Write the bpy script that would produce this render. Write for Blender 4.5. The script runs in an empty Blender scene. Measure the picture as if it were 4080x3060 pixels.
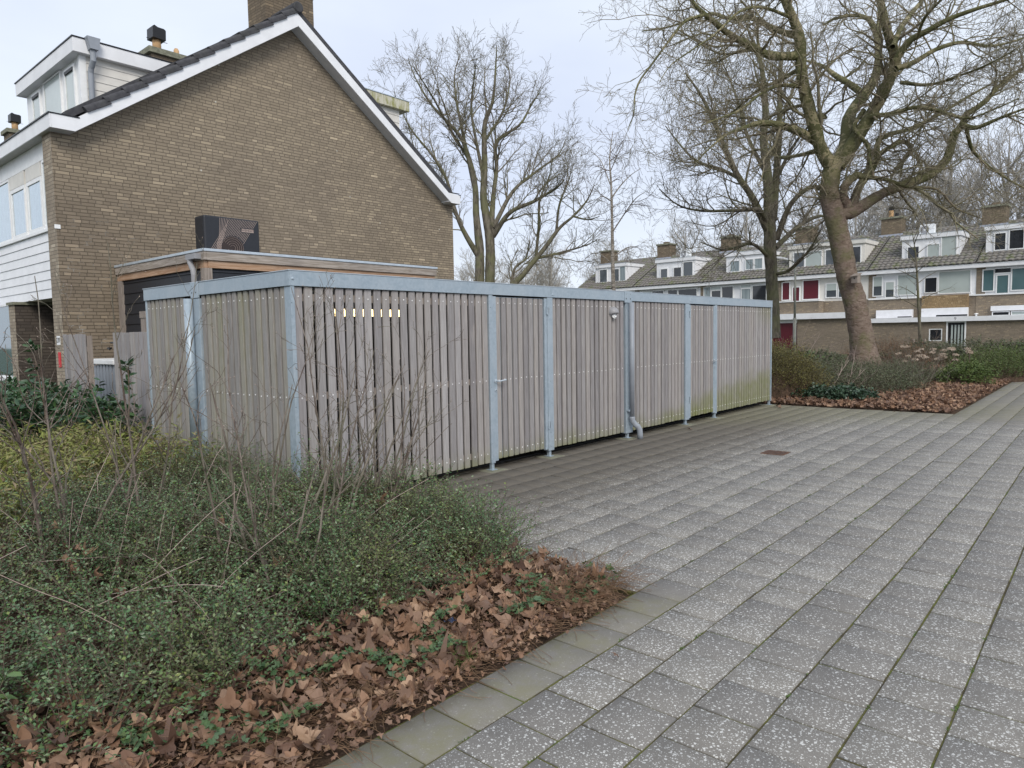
import bpy, math, random
import numpy as np
from mathutils import Vector, Matrix
random.seed(7)
RNG = np.random.default_rng(11)
R = math.radians
scene = bpy.context.scene
COL = scene.collection

# ------------------------------------------------------------------ camera
YAW, PITCH, ROLL = 0.7145, 0.0724, -0.0172
cam_d = bpy.data.cameras.new('camera')
cam_d.sensor_width = 36.0
cam_d.lens = 36.0 * 2778.35 / 4080.0
cam_d.clip_start, cam_d.clip_end = 0.05, 600
cam = bpy.data.objects.new('camera', cam_d)
COL.objects.link(cam)
fwd = Vector((math.cos(YAW) * math.cos(PITCH), math.sin(YAW) * math.cos(PITCH), -math.sin(PITCH)))
rgt = Vector((math.sin(YAW), -math.cos(YAW), 0))
up = rgt.cross(fwd)
r2 = rgt * math.cos(ROLL) + up * math.sin(ROLL)
u2 = -rgt * math.sin(ROLL) + up * math.cos(ROLL)
m = Matrix.Identity(4)
for i in range(3):
    m[i][0], m[i][1], m[i][2] = r2[i], u2[i], -fwd[i]
m.translation = (0, 0, 1.666)
cam.matrix_world = m
scene.camera = cam

# ------------------------------------------------------------------ sky, sun, exposure
world = bpy.data.worlds.new('World')
scene.world = world
world.use_nodes = True
wt = world.node_tree
wt.nodes.clear()
wo = wt.nodes.new('ShaderNodeOutputWorld')
bg = wt.nodes.new('ShaderNodeBackground')
sky = wt.nodes.new('ShaderNodeTexSky')
sky.sky_type = 'NISHITA'
sky.sun_disc = False
SUN_EL, SUN_AZ = 38.0, 215.0
sky.sun_elevation = R(SUN_EL)
sky.sun_rotation = R(SUN_AZ)
sky.air_density, sky.dust_density, sky.ozone_density = 1.0, 2.0, 1.0
tc = wt.nodes.new('ShaderNodeTexCoord')
mp = wt.nodes.new('ShaderNodeMapping')
mp.inputs['Scale'].default_value = (1.0, 1.0, 2.6)
mp.inputs['Location'].default_value = (3.1, 1.7, 0.4)
nz = wt.nodes.new('ShaderNodeTexNoise')
nz.inputs['Scale'].default_value = 1.5
nz.inputs['Detail'].default_value = 5
nz.inputs['Roughness'].default_value = 0.5
cr = wt.nodes.new('ShaderNodeValToRGB')          # grey-blue to white cloud deck (x10 below)
cr.color_ramp.elements[0].position = 0.34
cr.color_ramp.elements[0].color = (0.50, 0.55, 0.665, 1)
cr.color_ramp.elements[1].position = 0.66
cr.color_ramp.elements[1].color = (0.63, 0.68, 0.74, 1)
mul = wt.nodes.new('ShaderNodeVectorMath'); mul.operation = 'SCALE'
mul.inputs['Scale'].default_value = 10.0
mx = wt.nodes.new('ShaderNodeMix'); mx.data_type = 'RGBA'
mx.inputs[0].default_value = 0.93
L = wt.links.new
L(tc.outputs['Generated'], mp.inputs['Vector']); L(mp.outputs[0], nz.inputs['Vector'])
L(nz.outputs['Fac'], cr.inputs[0]); L(cr.outputs[0], mul.inputs[0])
L(sky.outputs[0], mx.inputs[6]); L(mul.outputs[0], mx.inputs[7])
L(mx.outputs[2], bg.inputs['Color'])
bg.inputs['Strength'].default_value = 0.1
L(bg.outputs[0], wo.inputs['Surface'])
sun_d = bpy.data.lights.new('sun', 'SUN')
sun_d.energy = 1.5
sun_d.angle = R(25)
sun_d.color = (1.0, 0.94, 0.84)
sun = bpy.data.objects.new('sun', sun_d)
COL.objects.link(sun)
# light travels along -Z of the lamp; it comes from behind the camera's left shoulder
sun.rotation_euler = (R(90 - SUN_EL), 0, R(180 - SUN_AZ))
scene.view_settings.view_transform = 'Standard'
scene.view_settings.look = 'None'
scene.view_settings.gamma = 1.0
scene.view_settings.exposure = 0.60

# ------------------------------------------------------------------ node helpers
class NT:
    def __init__(s, name, rough=0.8, metal=0.0, spec=0.4):
        s.m = bpy.data.materials.new(name); s.m.use_nodes = True
        s.t = s.m.node_tree; s.t.nodes.clear()
        s.o = s.t.nodes.new('ShaderNodeOutputMaterial')
        s.b = s.t.nodes.new('ShaderNodeBsdfPrincipled')
        s.t.links.new(s.b.outputs[0], s.o.inputs[0])
        s.b.inputs['Roughness'].default_value = rough
        s.b.inputs['Metallic'].default_value = metal
        s.b.inputs['Specular IOR Level'].default_value = spec
        s._tc = None
    def set(s, inp, v):
        if hasattr(v, 'is_linked') or hasattr(v, 'links'): s.t.links.new(v, inp)
        elif isinstance(v, (tuple, list)) and len(v) == 3 and inp.type == 'RGBA': inp.default_value = (*v, 1)
        else: inp.default_value = v
    @property
    def P(s):
        if not s._tc: s._tc = s.t.nodes.new('ShaderNodeTexCoord')
        return s._tc.outputs['Object']
    def rnd(s):
        return s.t.nodes.new('ShaderNodeNewGeometry').outputs['Random Per Island']
    def scale(s, v, sc, loc=(0, 0, 0)):
        n = s.t.nodes.new('ShaderNodeMapping'); s.set(n.inputs[0], v)
        n.inputs['Scale'].default_value = sc; n.inputs['Location'].default_value = loc
        return n.outputs[0]
    def noise(s, sc, det=3, rough=0.55, vec=None, dist=0):
        n = s.t.nodes.new('ShaderNodeTexNoise'); s.set(n.inputs['Vector'], vec or s.P)
        n.inputs['Scale'].default_value = sc; n.inputs['Detail'].default_value = det
        n.inputs['Roughness'].default_value = rough; n.inputs['Distortion'].default_value = dist
        return n.outputs['Fac']
    def vor(s, sc, vec=None, out='Distance', feat='F1', rand=1.0):
        n = s.t.nodes.new('ShaderNodeTexVoronoi'); s.set(n.inputs['Vector'], vec or s.P)
        n.feature = feat
        n.inputs['Scale'].default_value = sc; n.inputs['Randomness'].default_value = rand
        return n.outputs[out]
    def ramp(s, f, stops):
        n = s.t.nodes.new('ShaderNodeValToRGB'); s.set(n.inputs[0], f)
        e = n.color_ramp.elements
        while len(e) < len(stops): e.new(0.5)
        for q, (p, c) in zip(e, stops):
            q.position = p; q.color = (*c, 1) if isinstance(c, (tuple, list)) else (c, c, c, 1)
        return n.outputs[0]
    def mix(s, f, a, b, mode='MIX'):
        n = s.t.nodes.new('ShaderNodeMix'); n.data_type = 'RGBA'; n.blend_type = mode
        s.set(n.inputs[0], f); s.set(n.inputs[6], a); s.set(n.inputs[7], b)
        return n.outputs[2]
    def math(s, op, a, b=0.0, c=None, clamp=False):
        n = s.t.nodes.new('ShaderNodeMath'); n.operation = op; n.use_clamp = clamp
        s.set(n.inputs[0], a); s.set(n.inputs[1], b)
        if c is not None: s.set(n.inputs[2], c)
        return n.outputs[0]
    def mr(s, v, a, b, c=0.0, d=1.0, smooth=True):
        n = s.t.nodes.new('ShaderNodeMapRange'); s.set(n.inputs[0], v)
        if smooth: n.interpolation_type = 'SMOOTHSTEP'
        for i, q in zip((1, 2, 3, 4), (a, b, c, d)): s.set(n.inputs[i], q)
        return n.outputs[0]
    def xyz(s, v=None):
        n = s.t.nodes.new('ShaderNodeSeparateXYZ'); s.set(n.inputs[0], v or s.P); return n.outputs
    def comb(s, x, y, z=0.0):
        n = s.t.nodes.new('ShaderNodeCombineXYZ')
        for i, q in enumerate((x, y, z)): s.set(n.inputs[i], q)
        return n.outputs[0]
    def bump(s, h, strength=0.5, dist=0.01):
        n = s.t.nodes.new('ShaderNodeBump'); s.set(n.inputs['Height'], h)
        n.inputs['Strength'].default_value = strength; n.inputs['Distance'].default_value = dist
        s.t.links.new(n.outputs[0], s.b.inputs['Normal'])
    def col(s, c): s.set(s.b.inputs['Base Color'], c); return s
    def rough(s, c): s.set(s.b.inputs['Roughness'], c); return s

def plain(name, c, rough=0.6, metal=0.0, spec=0.4, var=0.12, vs=8.0):
    n = NT(name, rough, metal, spec)
    d = n.noise(vs, 5, 0.6)
    n.col(n.mix(n.mr(d, 0.3, 0.7), tuple(q * (1 - var) for q in c), tuple(min(1, q * (1 + var)) for q in c)))
    return n.m
def emit(name, c, s):
    n = NT(name); n.col(c); n.set(n.b.inputs['Emission Color'], c); n.b.inputs['Emission Strength'].default_value = s
    return n.m
# ------------------------------------------------------------------ materials
M = {}
def mat_slat():
    n = NT('weathered_wood', 0.75, spec=0.25)
    r = n.rnd(); x, y, z = n.xyz()
    off = n.comb(n.math('MULTIPLY', r, 37.0), n.math('MULTIPLY', r, 11.0), n.math('MULTIPLY', r, 5.0))
    v = n.t.nodes.new('ShaderNodeVectorMath'); v.operation = 'ADD'; n.set(v.inputs[0], n.P); n.set(v.inputs[1], off)
    g = n.noise(1.0, 5, 0.65, n.scale(v.outputs[0], (90, 90, 3.5)), 0.4)
    g2 = n.noise(1.0, 3, 0.6, n.scale(v.outputs[0], (14, 14, 1.8)))
    base = n.ramp(r, [(0.0, (0.265, 0.252, 0.255)), (0.35, (0.335, 0.322, 0.322)), (0.62, (0.375, 0.352, 0.338)), (0.8, (0.315, 0.30, 0.31)), (1.0, (0.44, 0.425, 0.42))])
    c = n.mix(n.mr(g, 0.32, 0.68), n.mix(1.0, base, (0.72, 0.70, 0.70), 'MULTIPLY'), base)
    c = n.mix(n.mr(g2, 0.55, 0.8, 0, 0.45), c, (0.46, 0.42, 0.385))
    # green algae: at the foot of the boards, strong towards the far end, and on the weather side
    nn = n.noise(2.2, 4, 0.6)
    nf = n.noise(9.0, 4, 0.65)
    low = n.math('SUBTRACT', n.math('ADD', 0.14, n.mr(x, 9.5, 15.0, 0, 0.52)), n.math('SUBTRACT', z, n.math('MULTIPLY', nn, 0.45)))
    a1 = n.mr(low, -0.02, 0.36, 0, 0.8)
    d2 = n.math('MULTIPLY', n.mr(x, 11.3, 11.5), n.mr(x, 12.5, 12.35))
    a2 = n.math('MULTIPLY', n.mr(z, 0.62, 0.12), d2)
    far = n.math('MULTIPLY', n.mr(x, 14.0, 15.3), n.mr(z, 1.6, 2.1, 0, 0.5))
    side = n.math('MULTIPLY', n.mr(y, 5.76, 5.80), n.mr(n.math('ADD', n.math('MULTIPLY', n.noise(0.7, 2, vec=n.scale(v.outputs[0], (1, 1, 0.5))), 0.8), n.math('MULTIPLY', r, 0.5)), 0.52, 0.95, 0.10, 0.6))
    side = n.math('MAXIMUM', side, n.math('MULTIPLY', n.mr(y, 5.76, 5.80), n.mr(n.math('ADD', z, n.math('MULTIPLY', nn, 0.6)), 1.0, 0.45, 0, 0.55)))
    a = n.math('MAXIMUM', n.math('MAXIMUM', a1, far), n.math('MAXIMUM', a2, side))
    a = n.math('MULTIPLY', a, n.mr(nf, 0.25, 0.65, 0.55, 1.0))
    c = n.mix(a, c, (0.19, 0.20, 0.085))
    n.col(c)
    n.bump(n.math('ADD', g, n.math('MULTIPLY', g2, 0.4)), 0.35, 0.003)
    return n.m
def mat_galv():
    n = NT('galvanised_steel', 0.42, 0.25, 0.5)
    v = n.vor(38, out='Color'); x = n.xyz(v)[0]
    big = n.noise(3.5, 5, 0.6)
    streak = n.noise(1, 4, 0.6, n.scale(n.P, (30, 30, 3)))
    c = n.mix(x, (0.30, 0.37, 0.43), (0.375, 0.445, 0.51))
    c = n.mix(n.mr(big, 0.35, 0.75, 0, 0.6), c, (0.42, 0.475, 0.525))
    c = n.mix(n.mr(streak, 0.58, 0.8, 0, 0.5), c, (0.24, 0.30, 0.35))
    n.col(c); n.rough(n.mr(x, 0, 1, 0.38, 0.56))
    n.bump(n.noise(60, 2), 0.08, 0.002)
    return n.m
def mat_brick(name, c1, c2, c3, mortar, rowh=0.0625, bw=0.222, band=False, efflor=0.0, bump=0.9):
    n = NT(name, 0.9, spec=0.2)
    x, y, z = n.xyz()
    h = n.math('ADD', x, y)
    wob = n.math('MULTIPLY', n.math('SUBTRACT', n.noise(3.0, 3), 0.5), 0.012)
    zz = n.math('ADD', z, wob)
    row = n.math('FLOOR', n.math('DIVIDE', zz, rowh))
    w = n.t.nodes.new('ShaderNodeTexWhiteNoise'); w.noise_dimensions = '1D'; n.set(w.inputs['W'], row)
    h2 = n.math('ADD', n.math('ADD', h, n.math('MULTIPLY', w.outputs['Value'], bw * 2)), n.math('MULTIPLY', n.math('SUBTRACT', n.noise(5.0, 2), 0.5), 0.015))
    b = n.t.nodes.new('ShaderNodeTexBrick'); n.set(b.inputs['Vector'], n.comb(h2, zz))
    b.offset = 0.0; b.squash = 0.55; b.squash_frequency = 3
    for k, q in (('Scale', 1.0), ('Mortar Size', 0.0065), ('Mortar Smooth', 0.35), ('Bias', 0.0), ('Brick Width', bw), ('Row Height', rowh)):
        b.inputs[k].default_value = q
    b.inputs['Color1'].default_value = (0, 0, 0, 1); b.inputs['Color2'].default_value = (1, 1, 1, 1)
    b.inputs['Mortar'].default_value = (0.5, 0.5, 0.5, 1)
    tint = b.outputs['Color']; fac = b.outputs['Fac']
    base = n.ramp(tint, [(0.0, c1), (0.45, c2), (0.8, tuple(q * 0.82 for q in c2)), (0.95, c3), (0.99, c3), (1.0, tuple(min(1, q * 1.3) for q in c3))])
    fine = n.noise(70, 4, 0.7)
    base = n.mix(n.mr(fine, 0.35, 0.7, 0, 0.5), base, n.mix(1.0, base, (0.72, 0.72, 0.72), 'MULTIPLY'))
    bigs = n.noise(0.55, 4, 0.6)
    base = n.mix(n.mr(bigs, 0.38, 0.66, 0, 0.75), base, n.mix(1.0, base, (0.78, 0.78, 0.81), 'MULTIPLY'))
    c = n.mix(fac, base, mortar)
    if efflor:
        # white lime in the joints, low near the front corner
        e = n.math('MULTIPLY', n.mr(x, 9.0, 4.5), n.mr(z, 5.0, 2.5))
        e = n.math('MULTIPLY', e, n.math('MULTIPLY', n.mr(n.noise(4.0, 4, 0.7), 0.54, 0.66), fac))
        c = n.mix(n.math('MULTIPLY', e, efflor), c, (0.55, 0.54, 0.50))
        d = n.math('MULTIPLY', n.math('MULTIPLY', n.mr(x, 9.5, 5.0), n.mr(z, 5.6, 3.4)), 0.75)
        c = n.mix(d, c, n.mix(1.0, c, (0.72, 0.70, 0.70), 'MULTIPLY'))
        sp = n.math('MULTIPLY', n.mr(n.vor(2.1), 0.045, 0.03), 0.8)
        c = n.mix(sp, c, (0.6, 0.58, 0.52))
    n.col(c)
    hgt = n.math('SUBTRACT', n.math('MULTIPLY', fine, 0.35), fac)
    n.bump(hgt, bump, 0.009)
    return n.m
def mat_paver():
    n = NT('concrete_paver', 0.85, spec=0.3)
    r = n.rnd(); x, y, z = n.xyz()
    base = n.ramp(r, [(0.0, (0.172, 0.162, 0.150)), (0.4, (0.186, 0.176, 0.163)), (0.85, (0.198, 0.185, 0.166)), (1.0, (0.215, 0.202, 0.182))])
    mott = n.noise(7.0, 5, 0.65)
    base = n.mix(n.mr(mott, 0.35, 0.7, 0, 0.6), base, n.mix(1.0, base, (0.74, 0.74, 0.75), 'MULTIPLY'))
    fine = n.noise(160, 2, 0.8)
    base = n.mix(n.mr(fine, 0.42, 0.75, 0, 0.35), base, (0.30, 0.29, 0.275))
    # damp dark strip in front of the shed, green towards its far end and the far bed
    dark = n.math('MULTIPLY', n.mr(n.math('ADD', y, n.math('MULTIPLY', mott, 1.2)), 3.7, 5.3), n.mr(x, 14.5, 12.0, 0.4, 1.0))
    base = n.mix(n.math('MULTIPLY', dark, 0.75), base, (0.105, 0.092, 0.074))
    # lichen spots, two sizes, denser in patches
    dens = n.math('ADD', n.math('MULTIPLY', n.noise(1.1, 3, 0.6), 0.95), n.math('MULTIPLY', n.math('POWER', r, 2.0), 0.42))
    keep = n.mr(n.math('ADD', y, n.math('MULTIPLY', mott, 1.5)), 6.1, 4.2)
    bord = n.math('MAXIMUM', n.mr(y, 2.0, 1.95), n.math('MAXIMUM', n.mr(y, 2.28, 2.30), n.mr(x, 3.9, 4.2)))
    far = n.mr(x, 15.2, 13.6)
    keep = n.math('MULTIPLY', n.math('MULTIPLY', keep, n.math('ADD', n.math('MULTIPLY', bord, 0.75), 0.25)), n.math('ADD', n.math('MULTIPLY', far, 0.8), 0.2))
    warp = n.t.nodes.new('ShaderNodeVectorMath'); warp.operation = 'ADD'
    wn = n.t.nodes.new('ShaderNodeTexNoise'); n.set(wn.inputs['Vector'], n.P); wn.inputs['Scale'].default_value = 70
    ws = n.t.nodes.new('ShaderNodeVectorMath'); ws.operation = 'SCALE'; ws.inputs['Scale'].default_value = 0.012
    n.set(ws.inputs[0], wn.outputs['Color']); n.set(warp.inputs[0], n.P); n.set(warp.inputs[1], ws.outputs[0])
    tot = None
    for sc, lo, k, cut in ((42, 0.10, 0.44, 0.28), (74, 0.12, 0.48, 0.28), (120, 0.10, 0.5, 0.24)):
        vd = n.vor(sc, warp.outputs[0]); vc = n.xyz(n.vor(sc, warp.outputs[0], 'Color'))[0]
        on = n.math('MULTIPLY', n.math('SUBTRACT', n.math('ADD', n.math('MULTIPLY', vc, 0.9), n.math('MULTIPLY', n.math('MULTIPLY', dens, keep), 1.0)), 0.70 if sc < 100 else 0.78), 1.0)
        rad = n.math('MULTIPLY', n.math('MAXIMUM', on, 0.0), k * 3)
        rad = n.math('MINIMUM', rad, cut)
        s = n.math('SUBTRACT', rad, vd)
        s = n.mr(s, 0.0, 0.07)
        s = n.math('MULTIPLY', s, n.math('MULTIPLY', keep, 0.85))
        tot = s if tot is None else n.math('MAXIMUM', tot, s)
    c = n.mix(tot, base, (0.58, 0.58, 0.56))
    gmix = n.math('MULTIPLY', n.mr(n.math('ADD', n.math('MULTIPLY', x, 0.5), n.math('ADD', n.math('MULTIPLY', y, 0.45), n.math('MULTIPLY', n.noise(1.1, 4), 1.4))), 7.9, 9.9), n.mr(x, 19.0, 15.8, 0.35, 1.0))
    gmix = n.math('MAXIMUM', gmix, n.math('MULTIPLY', n.math('MULTIPLY', n.mr(n.noise(2.0, 3), 0.35, 0.6), n.mr(y, 1.95, 1.99)), n.math('MULTIPLY', n.mr(y, 2.30, 2.28), n.math('MAXIMUM', n.mr(x, 4.0, 3.8), n.mr(x, 15.0, 15.4)))))
    gf = n.noise(14, 5, 0.7)
    c = n.mix(n.math('MULTIPLY', gmix, n.mr(gf, 0.3, 0.6, 0.12, 0.65)), c, (0.18, 0.172, 0.105))
    n.col(c)
    n.bump(n.math('ADD', n.math('MULTIPLY', fine, 0.5), n.math('ADD', n.math('MULTIPLY', tot, 0.3), n.math('MULTIPLY', mott, 0.6))), 0.35, 0.003)
    return n.m
def mat_joint():
    n = NT('mossy_joint', 0.95, spec=0.1)
    a = n.noise(5.0, 5, 0.7)
    c = n.ramp(a, [(0.30, (0.05, 0.042, 0.032)), (0.45, (0.085, 0.075, 0.042)), (0.55, (0.115, 0.115, 0.035)), (0.72, (0.075, 0.125, 0.035))])
    n.col(c); n.bump(n.noise(60, 4), 0.8, 0.01); return n.m
def mat_soil():
    n = NT('leafy_soil', 0.95, spec=0.1)
    a = n.noise(18.0, 6, 0.75)
    n.col(n.ramp(a, [(0.3, (0.035, 0.025, 0.018)), (0.5, (0.085, 0.058, 0.042)), (0.7, (0.14, 0.09, 0.062))]))
    n.bump(n.noise(40, 5, 0.7), 1.0, 0.03); return n.m
def mat_leaf(name, cols, rough=0.45, spec=0.4, trans=0.15, patch=None):
    n = NT(name, rough, spec=spec)
    r = n.rnd(); k = len(cols)
    c = n.ramp(r, [(i / max(1, k - 1), q) for i, q in enumerate(cols)])
    c = n.mix(n.mr(n.noise(25, 3), 0.3, 0.7, 0, 0.35), c, n.mix(1.0, c, (0.7, 0.7, 0.7), 'MULTIPLY'))
    if patch:      # older yellowing and browner areas of the plant
        c = n.mix(n.mr(n.noise(1.6, 4, 0.65), 0.52, 0.66, 0, 0.55), c, patch[0]); c = n.mix(n.mr(n.noise(2.3, 4, 0.65, n.scale(n.P, (1, 1, 1), (5, 3, 1))), 0.55, 0.68, 0, 0.6), c, patch[1])
    n.col(c)
    if trans:
        n.b.inputs['Subsurface Weight'].default_value = 0.0
        t = n.t.nodes.new('ShaderNodeBsdfTranslucent'); n.set(t.inputs['Color'], c)
        ms = n.t.nodes.new('ShaderNodeMixShader'); ms.inputs[0].default_value = trans
        n.t.links.new(n.b.outputs[0], ms.inputs[1]); n.t.links.new(t.outputs[0], ms.inputs[2]); n.t.links.new(ms.outputs[0], n.o.inputs[0])
    return n.m
def mat_bark(name, c1, c2, sc=6.0, moss=None, stretch=0.35, bump=0.6):
    n = NT(name, 0.9, spec=0.15)
    v = n.scale(n.P, (sc, sc, sc * stretch))
    a = n.noise(1.0, 6, 0.7, v, 0.6)
    c = n.mix(n.mr(a, 0.35, 0.65), c1, c2)
    if moss:
        c = n.mix(n.mr(n.noise(1.1, 4, 0.65), 0.42, 0.62, 0, 0.7), c, moss)
    n.col(c); n.bump(a, bump, 0.03); return n.m
def mat_plane():
    n = NT('plane_tree_bark', 0.85, spec=0.2)
    x, y, z = n.xyz()
    wv = n.t.nodes.new('ShaderNodeVectorMath'); wv.operation = 'ADD'
    wn = n.t.nodes.new('ShaderNodeTexNoise'); n.set(wn.inputs['Vector'], n.P); wn.inputs['Scale'].default_value = 5
    n.set(wv.inputs[0], n.P); n.set(wv.inputs[1], wn.outputs['Color'])
    v = n.xyz(n.vor(3.6, n.scale(wv.outputs[0], (1, 1, 0.7)), 'Color'))[0]
    patch = n.ramp(v, [(0.0, (0.115, 0.115, 0.055)), (0.45, (0.15, 0.148, 0.075)), (0.62, (0.20, 0.19, 0.11)), (0.82, (0.32, 0.28, 0.17)), (1.0, (0.37, 0.33, 0.21))])
    a = n.noise(1.0, 6, 0.72, n.scale(n.P, (5, 5, 11)), 0.9)
    low = n.ramp(a, [(0.34, (0.10, 0.07, 0.055)), (0.46, (0.20, 0.15, 0.12)), (0.60, (0.25, 0.195, 0.16)), (0.70, (0.32, 0.26, 0.20))])
    h = n.mr(n.math('ADD', z, n.math('MULTIPLY', n.noise(2.0, 4), 2.2)), 7.0, 8.6)
    c = n.mix(h, low, patch)
    c = n.mix(n.mr(n.noise(0.8, 5, 0.7), 0.45, 0.62, 0, 0.6), c, (0.125, 0.135, 0.052))
    n.col(c); n.bump(a, 1.0, 0.08); return n.m
def mat_rooftile(name, c1, c2, moss, mossamt):
    n = NT(name, 0.8, spec=0.3)
    a = n.noise(9.0, 5, 0.7)
    c = n.mix(n.mr(a, 0.3, 0.7), c1, c2)
    b = n.noise(1.6, 6, 0.72)
    c = n.mix(n.mr(b, 0.50, 0.64, 0, mossamt), c, moss)
    n.col(c); n.bump(a, 0.4, 0.01); return n.m
def mat_glass(name, tint, rough=0.06, spec=0.5, ring=0.0):
    n = NT(name, rough, spec=spec)
    g = n.noise(0.9, 3)
    n.col(n.mix(g, tint, tuple(min(1, q * 1.6 + .01) for q in tint)))
    n.b.inputs['Coat Weight'].default_value = 0.6; n.b.inputs['Coat Roughness'].default_value = 0.03
    n.bump(n.noise(1.2, 1), 0.15, 0.02)
    return n.m
def mat_timber(name, c1, c2, along=(3, 40, 60)):
    n = NT(name, 0.8, spec=0.2)
    v = n.scale(n.P, along)
    g = n.noise(1.0, 5, 0.65, v, 0.9)
    st = n.noise(1.2, 3)
    c = n.mix(n.mr(g, 0.35, 0.65), c1, c2)
    c = n.mix(n.mr(st, 0.45, 0.7, 0, 0.5), c, n.mix(1.0, c, (0.65, 0.66, 0.7), 'MULTIPLY'))
    n.col(c); n.bump(g, 0.3, 0.004); return n.m

M['slat'] = mat_slat(); M['galv'] = mat_galv()
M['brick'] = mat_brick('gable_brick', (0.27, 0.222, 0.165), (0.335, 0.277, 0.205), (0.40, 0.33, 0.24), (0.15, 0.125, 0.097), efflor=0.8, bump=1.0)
M['brick_pier'] = mat_brick('pale_brick', (0.31, 0.26, 0.20), (0.40, 0.34, 0.265), (0.48, 0.42, 0.33), (0.20, 0.17, 0.14), rowh=0.0625)
M['brick_dark'] = mat_brick('dark_brick', (0.08, 0.068, 0.06), (0.11, 0.092, 0.078), (0.14, 0.118, 0.10), (0.06, 0.05, 0.043))
M['brick_row'] = mat_brick('row_brick', (0.24, 0.20, 0.155), (0.315, 0.26, 0.20), (0.38, 0.31, 0.22), (0.16, 0.135, 0.105), bump=0.5)
M['brick_chim'] = mat_brick('chimney_brick', (0.17, 0.135, 0.098), (0.22, 0.175, 0.125), (0.28, 0.22, 0.15), (0.11, 0.092, 0.072))
M['paver'] = mat_paver(); M['joint'] = mat_joint(); M['soil'] = mat_soil()
M['white'] = plain('white_board', (0.78, 0.79, 0.82), 0.45, var=0.05, vs=3)
M['cream'] = plain('cream_board', (0.68, 0.66, 0.62), 0.5, var=0.06, vs=3)
M['upvc'] = plain('white_frame', (0.80, 0.81, 0.82), 0.35, var=0.04)
M['soffit'] = plain('grey_soffit', (0.50, 0.50, 0.50), 0.7, var=0.06)
M['mosswhite'] = (lambda n: (n.col(n.mix(n.mr(n.noise(1.0, 5, 0.7, n.scale(n.P, (9, 9, 2.5))), 0.42, 0.66), (0.55, 0.53, 0.44), (0.27, 0.27, 0.10))), n.m)[1])(NT('algae_stained_board', 0.7))
M['zinc'] = plain('zinc_trim', (0.50, 0.56, 0.62), 0.4, 0.3, var=0.08)
M['pvc'] = plain('grey_pvc', (0.285, 0.285, 0.30), 0.45, var=0.06)
M['pvc_light'] = plain('light_grey_pvc', (0.27, 0.295, 0.335), 0.4, var=0.05)
M['blackboard'] = plain('black_cladding', (0.016, 0.018, 0.024), 0.5, var=0.2, vs=20)
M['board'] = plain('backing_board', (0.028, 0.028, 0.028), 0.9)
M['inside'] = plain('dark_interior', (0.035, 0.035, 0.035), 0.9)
M['timber'] = mat_timber('weathered_fascia_timber', (0.25, 0.21, 0.175), (0.44, 0.39, 0.345), (2.5, 2.5, 45))
M['timber_warm'] = mat_timber('warm_larch_timber', (0.34, 0.20, 0.12), (0.48, 0.33, 0.23), (2.5, 2.5, 40))
M['post'] = mat_timber('grey_post', (0.22, 0.185, 0.16), (0.33, 0.285, 0.25), (40, 40, 2.5))
M['tile_dark'] = mat_rooftile('dark_roof_tile', (0.045, 0.045, 0.052), (0.075, 0.075, 0.082), (0.06, 0.065, 0.045), 0.2)
M['tile_moss'] = mat_rooftile('mossy_roof_tile', (0.13, 0.12, 0.112), (0.25, 0.235, 0.22), (0.145, 0.17, 0.07), 0.7)
M['lead'] = plain('lead_flashing', (0.26, 0.28, 0.33), 0.5, 0.1)
M['dark'] = plain('black_plastic', (0.012, 0.012, 0.014), 0.4)
M['iron'] = plain('rusty_iron', (0.13, 0.065, 0.04), 0.75, 0.2, var=0.3, vs=30)
M['red'] = plain('red_panel', (0.095, 0.011, 0.02), 0.4, var=0.06)
M['orange'] = plain('orange_sign', (0.62, 0.30, 0.05), 0.5, var=0.02)
M['terra'] = plain('terracotta', (0.50, 0.32, 0.17), 0.8, var=0.15)
M['glass'] = mat_glass('window_glass', (0.05, 0.06, 0.07), spec=0.5)
M['glass_dark'] = mat_glass('dark_glass', (0.012, 0.014, 0.018))
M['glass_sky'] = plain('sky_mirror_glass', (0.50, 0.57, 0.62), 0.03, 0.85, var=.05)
M['glass_teal'] = mat_glass('teal_curtain_glass', (0.055, 0.105, 0.115))
M['blind'] = mat_glass('pale_blind_glass', (0.32, 0.36, 0.35), 0.2)
M['curtain'] = (lambda n: (n.col(n.mix(n.mr(n.noise(1, 2, 0.5, n.scale(n.P, (24, 24, 0.4))), 0.3, 0.7), (0.16, 0.20, 0.22), (0.34, 0.40, 0.42))), n.m)[1])(NT('curtained_glass', 0.15))
M['grey_door'] = plain('grey_door', (0.42, 0.44, 0.48), 0.4)
M['concrete'] = plain('old_concrete', (0.20, 0.20, 0.15), 0.9, var=0.3, vs=12)
M['pole'] = plain('mossy_pole', (0.26, 0.27, 0.24), 0.7, var=0.2, vs=6)
M['grass'] = plain('ground_cover', (0.055, 0.065, 0.03), 0.95, var=0.4, vs=3)
M['screw'] = plain('screw_head', (0.80, 0.80, 0.80), 0.35, 0.2)
M['wall_inside'] = M['inside']
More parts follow.
